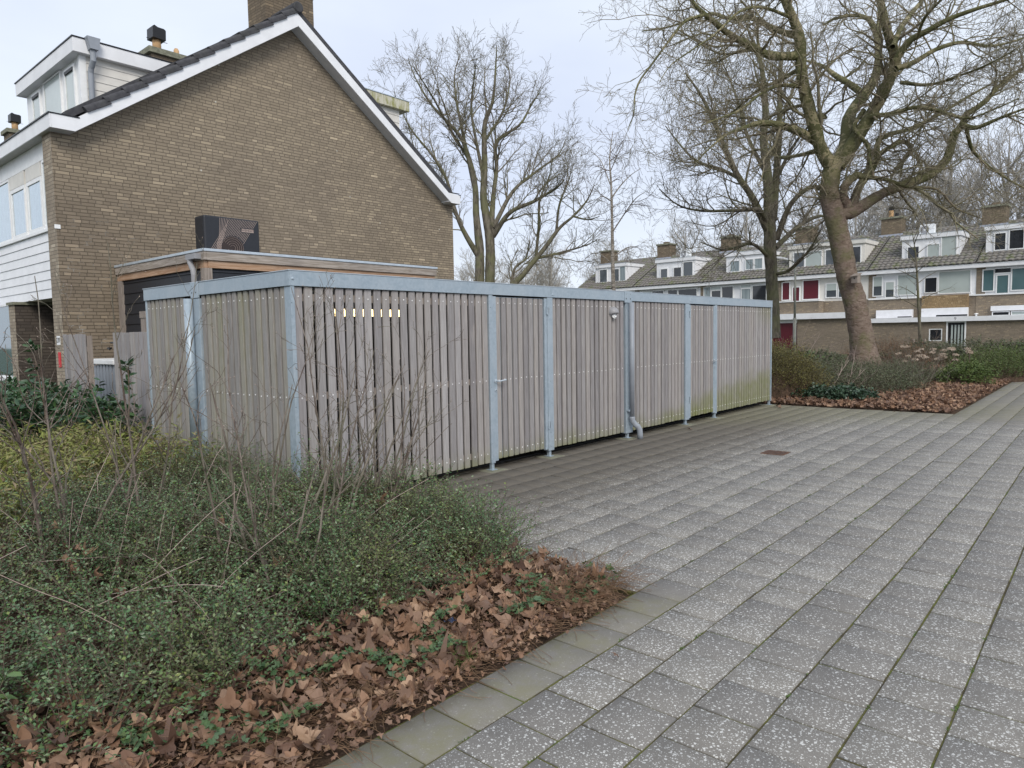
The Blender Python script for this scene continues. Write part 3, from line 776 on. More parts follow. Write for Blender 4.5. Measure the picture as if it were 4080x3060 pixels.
verge_tiles((13.32, 5.50), (8.96, 8.72), 14, 13.735, 14.1, 'verge_tile', house, th=.05)
mb = MB(); mb.tube([(8.90, 13.64, 8.80), (8.90, 13.66, 8.80), (8.90, 32, 8.80)], [.10, .118, .118], 18); mb.build('ridge_tile', 'tile_dark', house, smooth=False)
mb = MB()
for k in range(14):                            # course of tiles over the back of the verge, seen edge-on
    mb.box(4.35 + .0, 4.40, 13.8 + k * .3, 14.0 + k * .3, 5.55, 5.62)
mb.build('eave_tile', 'tile_dark', house)
def chimney(parent, y, name='chimney', top=9.8):
    mb = MB(); mb.box(8.67, 9.91, y, y + .76, 8.0, top - .16); c = mb.build(name, 'brick_chim', parent)
    mb = MB(); mb.box(8.58, 10.0, y - .08, y + .84, top - .16, top); mb.build('chimney_cap', 'concrete', c, bevel=.01)
    mb = MB(); mb.tube([(8.98, y + .36, top), (8.98, y + .36, top + .47)], .115, 20); mb.build('flue_pot', 'terra', c, smooth=True)
    mb = MB()
    mb.prism([(8.80, top + .36), (9.16, top + .34), (9.17, top + .62), (9.12, top + .655), (8.95, top + .66), (8.86, top + .70), (8.81, top + .66)], 'y', y + .16, y + .56)
    mb.box(8.70, 9.28, y + .34, y + .37, top + .355, top + .362)
    mb.build('cowl', 'dark', c, bevel=.01)
    mb = MB(); mb.tube([(9.5, y + .3, top), (9.5, y + .3, top + .20)], .075, 14); mb.dome((9.5, y + .3, top + .20), .075, (0, 0, 1), 14, 1.0); mb.build('vent_pipe', 'terra', c, smooth=True)
    return c
chimney(house, 14.6)
mb = MB(); mb.prism([(8.60, 8.40), (8.60, 8.66), (8.98, 8.90), (9.98, 8.12), (9.98, 8.0)], 'y', 14.52, 14.6); mb.build('flashing', 'lead', house)
# front dormer
dm = MB(); dm.mat('cream')
for i in range(9):
    z = 5.70 + i * .155
    dm.prism([(15.035, z), (15.035 - .012, z + .004), (15.035 - .002, z + .150), (15.035, z + .150)], 'x', 5.09, 7.0)
side = None
dorm = dm.build('dormer', None, house)
mb = MB(); mb.box(5.02, 5.10, 15.02, 18.42, 5.5, 7.08); mb.box(5.10, 7.4, 15.036, 18.4, 5.6, 7.08); mb.build('dormer_wall', 'upvc', dorm)
mb = MB(); mb.box(4.985, 5.09, 15.018, 15.10, 5.5, 7.079); mb.build('corner_post', 'upvc', dorm)
mb = MB(); mb.box(4.85, 7.4, 14.90, 18.55, 7.07, 7.33); mb.build('dormer_fascia', 'white', dorm, bevel=.006)
mb = MB(); mb.box(4.835, 7.41, 14.885, 18.565, 7.331, 7.352); mb.build('roof_edge', 'dark', dorm)
def window_x(parent, x, y0, y1, z0, z1, glass='glass', fr=.055, name='window', proud=.02):
    """window in a wall facing -X"""
    mb = MB(); a = x - proud
    mb.box(a, x + .03, y0, y1, z0, z0 + fr); mb.box(a, x + .03, y0, y1, z1 - fr, z1); mb.box(a, x + .03, y0, y0 + fr, z0 + fr, z1 - fr); mb.box(a, x + .03, y1 - fr, y1, z0 + fr, z1 - fr)
    w = mb.build(name, 'upvc', parent, bevel=.004)
    mb = MB(); mb.box(x - .002, x + .01, y0 + fr, y1 - fr, z0 + fr, z1 - fr); mb.build('pane', glass, w)
    return w
window_x(dorm, 5.0, 15.32, 15.90, 5.6, 6.99, 'blind'); window_x(dorm, 5.0, 16.12, 17.18, 5.6, 7.05, 'blind', .03); window_x(dorm, 5.0, 17.42, 17.98, 5.6, 7.0, 'blind')
mb = MB(); mb.box(4.97, 4.999, 15.38, 15.84, 6.88, 6.935); mb.box(4.97, 4.999, 17.48, 17.92, 6.88, 6.935); mb.build('vent_grille', 'dark', dorm)
mb = MB(); mb.prism([(5.05, 7.36), (5.28, 7.36), (5.24, 7.14), (5.10, 7.14)], 'y', 14.74, 14.895)
mb.tube([(5.165, 14.83, 7.15), (5.165, 14.83, 6.95), (5.155, 14.93, 6.83), (5.15, 14.96, 6.75), (5.15, 14.96, 5.9)], .052, 16)
mb.build('drainpipe', 'pvc_light', dorm, smooth=False)
# back dormer
dm = MB(); dm.mat('cream')
for i in range(8):
    z = 6.3 + i * .19
    dm.prism([(15.035, z), (15.022, z + .004), (15.033, z + .185), (15.035, z + .185)], 'x', 10.6, 12.82)
bd = dm.build('dormer', None, house); bd['label'] = 'rear dormer with algae on its white fascia'
mb = MB(); mb.box(10.6, 12.82, 15.036, 18.5, 5.8, 7.8); mb.build('dormer_wall', 'cream', bd)
mb = MB(); mb.box(10.4, 13.08, 14.90, 18.6, 7.78, 8.04); mb.build('dormer_fascia', 'mosswhite', bd, bevel=.006)
mb = MB(); mb.box(10.4, 13.10, 14.885, 18.61, 8.041, 8.06); mb.build('roof_edge', 'zinc', bd)
# street facade (faces -X), upper floor
XF = 4.25
mb = MB(); mb.mat('white')
k = 0; z = 2.46
while z < 3.64:
    z2 = min(z + .172, 3.66); mb.prism([(XF - .012, z), (XF, z + .002), (XF, z2), (XF - .002, z2 - .003)] if 0 else [(XF - .018, z + .003), (XF + .02, z + .003), (XF + .02, z2), (XF - .004, z2)], 'y', 14.462, 20.2); z += .172
mb.build('cladding', None, house)
mb = MB(); mb.box(XF + .02, XF + .12, 14.462, 20.2, 2.46, 5.27); mb.build('facade_wall', 'cream', house)
mb = MB(); mb.box(XF - .05, XF + .02, 14.462, 20.2, 3.665, 3.715); mb.box(XF - .02, XF + .02, 14.462, 20.2, 4.96, 5.27); mb.build('window_trim', 'upvc', house)
for (y0, y1) in ((15.03, 15.93), (16.03, 17.0)):
    window_x(house, XF, y0, y1, 3.72, 4.70, 'glass_sky', .075)
    mb = MB(); mb.box(XF - .02, XF + .02, y0, y1, 4.705, 4.955); mb.build('panel', 'cream', house)
window_x(house, XF, 17.06, 20.0, 3.72, 4.955, 'glass_sky', .05); window_x(house, XF, 14.47, 14.97, 3.72, 4.955, 'glass_sky', .05)
# ground floor: porch recess, its brick side wall, the window beyond
mb = MB(); mb.box(4.056, 5.4, 16.5, 16.9, -.1, 2.40); mb.build('porch_wall', 'brick_dark', house)
mb = MB(); mb.box(4.05, 4.055, 16.502, 16.898, -.1, 2.40); mb.build('porch_pier', 'brick_pier', house)
mb = MB(); mb.box(4.02, 4.9, 16.46, 16.94, 2.401, 2.455); mb.build('coping', 'concrete', house)
mb = MB(); mb.box(5.4, 5.5, 14.46, 20.2, -.1, 2.46); mb.box(4.40, 5.4, 14.30, 14.46, -.1, 2.46); mb.build('facade_wall', 'brick_dark', house)
mb = MB(); mb.box(4.26, 5.4, 14.462, 16.5, 2.461, 2.50); mb.build('porch_ceiling', 'soffit', house)
mb = MB(); mb.box(4.10, 4.2, 16.902, 20.2, -.1, .86); mb.build('facade_wall', 'brick_pier', house)
mb = MB(); mb.box(4.03, 4.2, 16.902, 20.2, .862, .91); mb.build('window_sill', 'upvc', house)
window_x(house, 4.12, 16.91, 20.1, .915, 2.45, 'glass_teal', .05)
# number plate, little plate and red label on the pier
mb = MB(); mb.box(4.121, 4.127, 14.16, 14.34, 1.60, 1.76); npl = mb.build('house_number', 'upvc', house)
text_mesh('digits', '239', .125, 'dark', npl, (4.119, 14.25, 1.68), (0, -1, 0), (0, 0, 1), .001)
mb = MB(); mb.box(4.115, 4.127, 14.18, 14.29, 1.20, 1.47); mb.build('red_sign', M.setdefault('signred', plain('bright_red_sign', (0.6, 0.03, 0.04), 0.5, var=.03)), house)
mb = MB(); mb.box(4.10, 4.19, 13.985, 13.999, 3.62, 3.69); mb.build('wall_plate', 'upvc', house)
# neighbours further along the terrace (behind the gable roof, only their roofs and chimneys show)
for i, y in enumerate((20.6, 34.4)):
    h = empty('terraced_house', (0, 0, 0))
    tag(h, ['terrace neighbour whose chimney with black cowl rises behind the left dormer', 'farther terrace house with a chimney and cowl at the far left edge'][i], 'house', 'neighbouring houses of the brick terrace')
    mb = MB(); y0 = 33.5 if i else 20.25
    mb.box(4.36, 13.4, y0, y0 + (6 if i else 11.7), 2.0 if i else 0, 5.2); mb.build('wall', 'brick', h)
    mb = MB(); mb.prism([(4.0, 5.40), (8.92, 8.86), (13.8, 5.40)], 'y', y0, y0 + 6) if i else mb.prism([(8.5, 8.5), (8.92, 8.87), (9.3, 8.5)], 'y', y0, y0 + 6)
    mb.build('roof', 'tile_dark', h)
    chimney(h, y, top=10.35 if i else 9.8)

# ------------------------------------------------------------------ timber outbuilding in front of the gable
ob = empty('timber_outbuilding', (0, 0, 0)); tag(ob, 'flat roofed black clad outbuilding with larch beams against the brick gable', 'outbuilding')
mb = MB(); mb.box(5.03, 5.075, 10.50, 13.99, 2.862, 2.993); mb.box(5.076, 9.83, 10.50, 10.545, 2.862, 2.993); mb.box(9.785, 9.83, 10.546, 13.99, 2.862, 2.993)
mb.build('fascia_board', 'timber', ob, bevel=.004)
mb = MB(); mb.box(5.06, 5.11, 10.546, 13.99, 2.745, 2.861); mb.box(5.111, 9.80, 10.53, 10.58, 2.745, 2.861); mb.build('beam', 'timber_warm', ob, bevel=.004)
mb = MB(); mb.box(5.015, 9.845, 10.485, 13.995, 2.994, 3.035); mb.build('roof_trim', 'zinc', ob, bevel=.004)
mb = MB(); mb.box(5.05, 9.81, 10.53, 13.97, 3.0355, 3.04); mb.build('roof', 'lead', ob)
for q in ((5.045, 5.17, 10.53, 10.66), (5.05, 5.13, 13.80, 13.97), (9.68, 9.80, 10.53, 10.65)):
    mb = MB(); mb.box(*q, 0, 2.744); mb.build('post', 'post', ob, bevel=.004)
mb = MB(); z = .1
while z < 2.70:
    z2 = min(z + .185, 2.74)
    mb.prism([(5.085, z), (5.12, z), (5.12, z2 - .006), (5.10, z2 - .006)], 'y', 10.665, 13.795)
    mb.prism([(10.555, z), (10.59, z), (10.59, z2 - .006), (10.57, z2 - .006)], 'x', 5.175, 9.675)
    z += .185
mb.box(5.121, 5.15, 10.665, 13.79, .1, 2.74); mb.box(5.175, 9.675, 10.591, 10.62, .1, 2.74)
mb.build('cladding', 'blackboard', ob)
mb = MB(); mb.box(4.93, 5.028, 10.58, 10.90, 2.88, 2.96); mb.tube([(4.97, 10.83, 2.90), (4.97, 10.83, 2.84), (4.97, 10.74, 2.72), (4.97, 10.72, 2.64), (4.97, 10.72, .1)], .042, 16)
mb.build('drainpipe', 'pvc', ob, smooth=False)
# heat pump on its roof
hp = empty('heat_pump', (6.02, 12.5, 3.04)); tag(hp, 'black heat pump unit with a ribbed fan front standing on the flat roof', 'heat pump')
M['hpblack'] = plain('heat_pump_black', (0.022, 0.024, 0.030), 0.45, var=.08)
M['hpfan'] = plain('fan_brown', (0.035, 0.024, 0.022), 0.6, var=.1)
M['copper'] = plain('pale_copper_line', (0.42, 0.33, 0.29), 0.5, var=.05)
W_, H_, D_ = 1.08, .86, .37
mb = MB(); mb.box(0, W_, 0, D_, .06, H_); mb.build('casing', 'hpblack', hp, bevel=.035, seg=4)
mb = MB(); mb.box(.08, .16, .03, D_ - .03, 0, .061); mb.box(W_ - .16, W_ - .08, .03, D_ - .03, 0, .061); mb.build('foot', 'dark', hp)
fc = (.53, .30); fr_ = .215
mb = MB(); mb.tube([(fc[0], -.001, fc[1]), (fc[0], .02, fc[1])], fr_, 40); fan = mb.build('fan', 'hpfan', hp)
mb = MB()
for r in (.05, .09, .13, .17, .205):
    pts = [(fc[0] + r * math.cos(a), -.004, fc[1] + r * math.sin(a)) for a in [R(-60 + q * 10) for q in range(22)]]
    mb.tube(pts, .0016, 4)
for k in range(5):
    x = -.14 + k * .06; mb.tube([(fc[0] + x - .04, -.004, fc[1] - .15), (fc[0] + x + .06, -.004, fc[1] - .03)], .003, 4)
mb.build('fan_grille', 'copper', fan)
mb = MB()
for k in range(24):                              # parallel lines running down from the top edge, the first ones curling round the fan
    x = .30 + k * .0315; dx, dz = -.55, -.835
    top = (x, -.003, H_ - .035)
    if k < 6:
        r = fr_ + .012 + (5 - k) * .0155 if k < 6 else 0
        th = math.atan2(-dx, dz) ; pts = [(x + .012, .03, H_ + .001), top]
        a0 = 147; cx, cz = fc
        pts += [(cx + r * math.cos(R(a)), -.003, cz + r * math.sin(R(a))) for a in range(a0, 235, 8)]
        pts = [p for p in pts if p[2] > .065]
        mb.tube(pts, .0032, 4)
    else:
        t = (H_ - .035 - .07) / .835
        p0 = Vector(top); p1 = p0 + Vector((dx, 0, dz)) * t
        # split where the line crosses the fan
        segs = []; N = 40; cur = [Vector((x + .012, .03, H_ + .001)), p0]
        for q in range(1, N + 1):
            p = p0.lerp(p1, q / N); ins = (p.x - fc[0]) ** 2 + (p.z - fc[1]) ** 2 < (fr_ + .004) ** 2; br = .70 < p.x < .97 and .60 < p.z < .69 
            if ins or br or p.x > W_ - .03:
                if len(cur) > 1: segs.append(cur)
                cur = []
            else: cur.append(p)
        if len(cur) > 1: segs.append(cur)
        for sg in segs:
            if sg[0].x < W_ - .02: mb.tube([sg[0]] + ([sg[1]] if len(sg) > 2 and sg[0].y > 0 else []) + [sg[-1]], .0032, 4)
mb.build('front_lines', 'copper', hp)
mb = MB(); mb.box(.715, .955, -.006, -.001, .615, .675); bp = mb.build('name_badge', 'copper', hp)
text_mesh('lettering', 'WEHEAT', .062, 'dark', bp, (.835, -.007, .645), (1, 0, 0), (0, 0, 1), .001)

# ------------------------------------------------------------------ garden fence left of the shed
def fence(name, y0, y1, lab, ret=False):
    f = empty(name, (3.62, y0, 0)); tag(f, lab, 'fence', 'wooden slat fence panels beside the shed')
    n = max(3, round((y1 - y0) / .145)); rr = random.Random(int(y0 * 10)); mb = MB()
    for i in range(n):
        a = (y1 - y0) * i / n; mb.box(0, .022, a + .006, a + (y1 - y0) / n * .86, .05, 1.765 + rr.uniform(-.006, .006))
    mb.build('slats', 'slat', f, bevel=.002)
    mb = MB(); mb.box(.03, .10, -.005, .085, 0, 1.74); mb.box(.03, .10, y1 - y0 - .085, y1 - y0, 0, 1.74)
    mb.build('post', 'post', f); mb = MB(); mb.box(.022, .03, .0, y1 - y0, .3, .38); mb.box(.0225, .03, .0, y1 - y0, 1.5, 1.58); mb.build('rail', 'post', f)
fence('slat_fence', 9.00, 10.30, 'slat fence panel that joins the back corner of the shed')
fence('slat_fence', 11.36, 12.32, 'slat fence panel standing alone in front of the house number')
gp = MB(); gp.box(3.9, 4.02, 9.90, 10.05, 0, 1.96).box(3.89, 4.03, 9.89, 10.06, 1.961, 2.05)
tag(gp.build('gate_post', 'post'), 'thick square wooden post rising above the fence beside the black cladding', 'post')
hr = MB(); hr.tube([(4.0, 11.45, 1.63), (4.0, 10.2, 1.63)], .014, 8); hr.tube([(4.0, 11.42, 1.55), (3.94, 11.42, 1.55), (3.93, 11.30, 1.53)], .012, 8)
tag(hr.build('handrail', 'dark'), 'thin black rail with a handle across the gap in the fence', 'rail')
ch = empty('storage_chest', (4.3, 12.2, 0)); tag(ch, 'grey corrugated storage chest with a white lid behind the fence gap', 'storage chest')
mb = MB()
for i in range(10): mb.box(0, .5, i * .14, i * .14 + .10, .3, 1.27)
mb.box(.02, .48, 0, 1.4, .0, 1.26); mb.build('body', 'pvc_light', ch)
mb = MB(); mb.box(-.04, .56, -.04, 1.45, 1.272, 1.35); mb.build('lid', 'upvc', ch, bevel=.01)
wb = empty('wheelie_bin', (3.95, 10.55, 0)); tag(wb, 'grey wheelie bin with black lid half hidden by the laurel leaves', 'wheelie bin')
mb = MB(); mb.prism([(.04, .06), (.5, .06), (.56, .93), (.0, .93)], 'y', .03, .52); mb.build('body', 'pvc', wb, bevel=.02)
mb = MB(); mb.box(-.03, .60, .0, .55, .932, .985); mb.build('lid', 'dark', wb, bevel=.02)
mb = MB(); mb.tube([(.5, .02, .1), (.5, -.02, .1)], .1, 16); mb.tube([(.5, .53, .1), (.5, .57, .1)], .1, 16); mb.build('wheel', 'dark', wb)
PLANE=[[(27.17,6.72,-0.2,0.67),(27.16,6.79,0.29,0.582),(27.15,6.89,1.07,0.416),(27.09,7.11,2.41,0.381),(26.95,7.39,3.54,0.353),(26.86,7.65,4.95,0.346),(26.78,7.84,5.8,0.335),(26.73,7.97,6.5,0.335),(26.83,7.94,7.2,0.3),(26.93,7.87,7.66,0.282)],[(26.88,7.89,7.34,0.247),(26.45,8.2,8.01,0.228),(26.17,8.36,8.81,0.223),(25.88,8.55,9.73,0.207),(25.63,8.68,10.7,0.192),(25.5,8.68,11.66,0.177),(25.2,8.85,12.34,0.156),(24.87,9.04,12.94,0.134),(24.59,9.18,13.6,0.113),(24.35,9.3,14.44,0.08)],[(25.6,8.71,11.14,0.151),(24.57,9.28,11.0,0.142),(23.74,9.64,11.15,0.126),(22.89,10.03,11.39,0.104),(22.15,10.31,11.68,0.09),(21.46,10.52,11.95,0.069),(20.79,10.73,12.39,0.049),(20.04,11.0,12.57,0.03)],[(21.71,10.37,11.77,0.051),(20.95,10.67,11.41,0.044),(20.22,10.9,10.59,0.037),(19.54,11.07,9.8,0.033),(18.97,11.14,9.2,0.03),(18.53,11.06,8.62,0.023),(18.17,10.88,7.99,0.017),(17.72,10.81,7.43,0.011)],[(25.5,8.75,11.78,0.116),(25.36,9.45,12.17,0.097),(25.14,10.28,12.75,0.084),(24.95,11.01,12.87,0.071),(24.91,11.59,13.21,0.058),(24.7,12.34,13.15,0.044),(24.41,13.16,13.02,0.033),(24.07,14.05,13.03,0.022)],[(26.53,8.4,8.34,0.162),(25.72,8.72,8.58,0.139),(24.84,9.09,8.71,0.116),(23.96,9.43,8.66,0.094),(23.18,9.66,8.38,0.066),(22.4,9.86,8.07,0.045),(21.62,10.05,7.58,0.032),(20.81,10.26,6.92,0.019)],[(25.89,8.8,10.8,0.076),(26.01,9.53,10.6,0.064),(26.11,10.29,10.53,0.054),(26.28,10.95,10.22,0.045),(26.42,11.64,9.89,0.038),(26.54,12.33,9.39,0.027)],[(25.9,8.73,10.18,0.076),(24.66,9.03,9.98,0.061),(23.47,9.25,9.44,0.049),(22.29,9.42,8.71,0.035),(21.16,9.57,8.25,0.025),(20.05,9.69,7.8,0.015)],[(25.2,8.85,12.34,0.061),(23.92,9.32,12.39,0.049),(22.72,9.62,11.97,0.042),(21.52,9.88,11.0,0.031),(20.32,10.15,10.19,0.024),(19.28,10.26,9.52,0.017),(18.4,10.17,8.77,0.011)],[(26.96,7.81,7.41,0.275),(27.54,7.65,8.25,0.257),(27.93,7.71,9.04,0.223),(28.35,7.7,9.62,0.204),(28.98,7.46,10.29,0.184),(29.62,7.23,11.04,0.164),(30.07,7.22,11.88,0.143),(30.39,7.38,12.89,0.121),(30.54,7.71,13.63,0.092),(30.55,8.14,13.91,0.07),(30.34,8.81,13.96,0.055),(30.2,9.36,13.78,0.032)],[(31.06,7.54,13.14,0.109),(31.75,7.64,14.29,0.095),(32.27,7.95,15.64,0.08),(32.86,8.19,17.03,0.057)],[(28.93,7.38,10.26,0.132),(29.01,7.96,10.84,0.119),(29.08,8.55,11.37,0.098),(29.29,8.98,11.83,0.069),(29.47,9.41,12.14,0.047),(29.5,10.03,12.46,0.028)],[(27.0,7.76,7.41,0.261),(27.23,7.18,8.45,0.23),(27.35,6.72,9.26,0.214),(27.35,6.36,9.91,0.205),(27.31,6.06,10.62,0.185),(26.99,6.04,11.04,0.167),(26.58,6.15,11.53,0.138),(26.22,6.2,12.06,0.117),(25.83,6.3,12.71,0.09),(25.46,6.4,13.59,0.057)],[(26.31,5.83,10.41,0.123),(26.16,5.41,10.88,0.108),(26.07,4.9,11.01,0.088),(26.04,4.31,11.19,0.074),(26.11,3.6,11.3,0.06),(26.24,2.83,11.39,0.044),(26.27,2.17,11.52,0.029)],[(26.29,5.83,10.15,0.097),(26.87,5.43,10.4,0.085),(27.62,4.89,10.91,0.072),(28.39,4.28,11.19,0.06),(29.15,3.65,11.11,0.047),(29.89,3.07,11.3,0.037),(30.88,2.24,11.78,0.024)],[(26.27,5.92,10.87,0.084),(27.22,5.88,11.78,0.08),(28.25,5.75,12.58,0.072),(29.29,5.6,13.42,0.063),(30.36,5.44,14.56,0.043)],[(25.66,5.09,10.76,0.05),(24.68,4.7,10.94,0.044),(23.84,4.15,10.99,0.037),(22.96,3.64,11.05,0.027)],[(26.96,7.62,5.72,0.247),(27.23,7.2,5.84,0.211),(27.39,6.92,6.07,0.196),(27.74,6.44,6.42,0.175),(28.27,5.75,6.74,0.164),(28.75,5.11,7.06,0.153),(29.07,4.7,7.65,0.142),(29.11,4.6,8.32,0.135),(29.27,4.34,8.7,0.124),(29.32,4.21,9.09,0.103),(29.58,3.82,9.33,0.092),(29.83,3.47,9.84,0.075),(30.17,3.01,10.28,0.061),(30.6,2.46,10.78,0.044)],[(28.81,4.27,8.53,0.108),(28.5,3.83,8.31,0.073),(28.34,3.27,8.41,0.058),(28.16,2.73,8.51,0.041),(28.16,1.97,8.65,0.025)],[(28.89,4.17,8.46,0.068),(29.73,4.09,7.87,0.056),(30.82,3.75,7.45,0.043),(32.12,3.16,6.99,0.036),(33.45,2.54,6.66,0.022)],[(27.21,7.33,5.71,0.176),(27.72,7.28,6.68,0.143),(28.34,7.05,7.3,0.123),(28.88,6.93,7.94,0.117),(29.23,7.02,8.6,0.103),(29.95,6.66,8.96,0.086),(30.67,6.28,9.17,0.075),(31.72,5.56,9.76,0.068),(32.84,4.77,10.52,0.05),(33.93,4.02,11.21,0.031)],[(29.07,6.97,8.05,0.095),(29.6,6.7,8.39,0.089),(30.19,6.37,8.66,0.089),(30.59,6.18,8.44,0.075),(30.59,6.44,8.01,0.06),(30.71,6.55,7.45,0.038)],[(27.26,7.27,5.64,0.183),(26.88,7.52,6.25,0.161),(26.72,7.48,6.64,0.15),(26.85,7.12,7.01,0.138),(26.93,6.76,6.9,0.089),(27.15,6.25,6.78,0.068),(27.47,5.58,6.46,0.054),(27.89,4.83,6.35,0.04),(28.09,4.27,5.64,0.027),(28.43,3.58,5.26,0.017)],[(27.49,7.32,8.53,0.099),(27.17,6.86,8.98,0.086),(27.03,6.14,8.93,0.074),(26.96,5.36,8.97,0.066),(26.75,4.69,8.68,0.054),(26.68,3.86,8.24,0.037),(26.52,3.17,8.3,0.027),(26.38,2.47,8.47,0.018)],[(27.52,7.08,9.37,0.084),(27.03,7.26,8.76,0.069),(26.88,7.09,8.43,0.062),(26.86,6.76,7.96,0.061),(26.64,6.64,7.37,0.054),(26.47,6.46,6.78,0.034)],[(29.02,6.23,10.5,0.071),(28.12,5.19,9.95,0.054),(27.17,4.23,9.74,0.038),(26.19,3.31,9.61,0.027),(25.15,2.48,9.55,0.017)],[(26.63,8.26,8.05,0.106),(27.15,9.19,8.1,0.066),(27.69,10.12,8.29,0.053),(28.22,11.1,8.86,0.036),(28.67,12.11,8.81,0.025)],[(26.44,8.45,9.15,0.14),(26.6,8.27,9.22,0.126),(26.72,8.14,9.22,0.105)],[(26.74,7.93,6.29,0.078),(26.85,8.24,6.7,0.085),(27.02,8.43,6.75,0.072)]]
LINDEN=[[(32.11,11.9,1.24,0.298),(32.19,11.98,2.77,0.271),(32.23,12.08,4.12,0.262),(32.27,12.18,5.47,0.271),(32.35,12.24,6.82,0.262),(32.41,12.37,8.63,0.208),(32.4,12.56,10.25,0.162),(32.57,12.56,12.05,0.126),(32.53,12.83,14.03,0.09),(32.26,13.29,15.39,0.045),(32.2,13.45,16.2,0.023)],[(32.44,12.11,6.64,0.181),(32.97,12.14,9.57,0.154),(33.35,12.21,11.44,0.128),(33.68,12.34,13.33,0.101),(34.04,12.4,14.78,0.065),(34.42,12.41,16.07,0.037)],[(32.27,12.25,6.1,0.19),(31.54,12.75,7.67,0.152),(30.82,13.19,8.68,0.133),(30.14,13.63,10.19,0.096),(29.51,13.99,11.49,0.078),(28.96,14.19,12.15,0.051),(28.35,14.44,12.72,0.025)],[(32.26,12.29,6.37,0.135),(31.47,12.36,7.0,0.115),(30.24,12.84,6.91,0.074),(28.59,13.82,6.82,0.051),(27.39,14.31,7.0,0.033),(26.39,14.6,7.56,0.02)],[(31.58,13.32,8.56,0.09),(31.5,14.24,9.14,0.073),(31.28,15.32,9.64,0.056),(31.31,16.15,10.53,0.043),(31.34,17.0,11.63,0.024)],[(32.48,11.97,5.74,0.144),(32.71,11.48,7.21,0.116),(33.03,10.82,7.95,0.098),(33.3,10.14,8.07,0.062),(33.59,9.49,8.7,0.035)],[(32.43,11.99,5.38,0.126),(33.9,11.44,6.45,0.101),(35.23,10.97,7.0,0.075),(36.43,10.61,7.0,0.038)],[(32.22,12.18,4.93,0.099),(31.07,12.55,5.5,0.066),(29.6,13.19,5.18,0.043),(28.32,13.68,5.45,0.021)],[(32.23,12.08,4.12,0.09),(32.15,11.17,4.32,0.062),(32.04,10.37,5.11,0.039),(31.73,9.79,5.87,0.021)],[(32.41,12.37,8.63,0.108),(32.69,13.42,10.65,0.083),(33.24,14.15,12.56,0.061),(33.75,14.88,14.16,0.039),(34.29,15.53,15.22,0.02)],[(33.93,12.46,11.43,0.093),(35.1,12.29,12.94,0.066),(36.14,12.29,14.42,0.048),(37.0,12.5,16.14,0.03)],[(32.7,12.03,8.62,0.09),(32.51,11.35,9.7,0.062),(32.33,10.62,10.46,0.043),(31.99,10.02,10.68,0.021)]]
MULTI=[[(24.86,23.51,2.93,0.26),(24.9,23.59,4.15,0.243),(25.02,23.64,5.76,0.211),(25.02,23.82,7.38,0.162),(25.07,23.93,9.0,0.138),(24.91,24.3,10.63,0.105),(24.65,24.69,11.53,0.081),(23.99,25.6,12.76,0.057),(23.54,26.25,14.07,0.032),(23.35,26.6,15.13,0.016)],[(25.15,23.17,2.92,0.26),(25.23,23.21,4.14,0.243),(25.37,23.27,6.16,0.227),(25.31,23.57,8.19,0.179),(25.44,23.59,9.81,0.146),(25.58,23.66,11.83,0.114),(25.92,23.4,13.03,0.073),(26.16,23.35,15.05,0.037),(26.21,23.36,15.7,0.016)],[(25.44,23.24,6.56,0.162),(25.85,23.46,8.24,0.123),(26.33,23.61,9.95,0.099),(26.66,23.89,11.28,0.092),(27.74,23.25,12.2,0.063),(28.46,23.06,13.3,0.043),(29.11,22.91,14.17,0.017)],[(24.99,23.62,5.36,0.154),(24.39,23.91,6.38,0.121),(23.91,24.07,7.37,0.095),(23.47,24.25,8.97,0.071),(22.85,24.57,10.07,0.055),(22.04,25.12,11.24,0.035),(21.46,25.44,12.67,0.015)],[(25.48,23.17,6.4,0.138),(25.71,22.26,7.43,0.104),(26.13,21.06,7.88,0.079),(26.44,20.0,8.38,0.047),(26.3,19.41,8.65,0.019)],[(25.51,23.18,6.8,0.122),(26.84,23.01,8.72,0.087),(28.27,22.64,9.87,0.059),(29.66,22.3,10.88,0.035),(30.58,22.49,11.86,0.018)],[(25.08,23.85,8.36,0.114),(25.25,24.73,11.17,0.082),(25.48,25.48,13.4,0.058),(25.87,25.95,14.84,0.034),(26.4,26.21,15.79,0.017)],[(25.36,23.64,9.4,0.097),(24.89,23.59,10.89,0.072),(24.46,23.47,12.33,0.055),(24.3,23.05,13.71,0.031),(24.02,22.66,14.28,0.015)],[(25.72,24.86,10.31,0.075),(24.21,24.7,11.6,0.056),(22.8,24.42,12.76,0.039),(21.41,24.07,13.57,0.018)],[(25.52,23.64,11.02,0.073),(26.97,23.69,12.78,0.054),(28.06,24.15,14.55,0.034),(28.86,24.93,15.96,0.018)],[(24.38,24.55,7.4,0.057),(24.45,25.64,8.76,0.041),(24.26,27.08,10.6,0.034),(24.46,28.12,12.84,0.017)]]
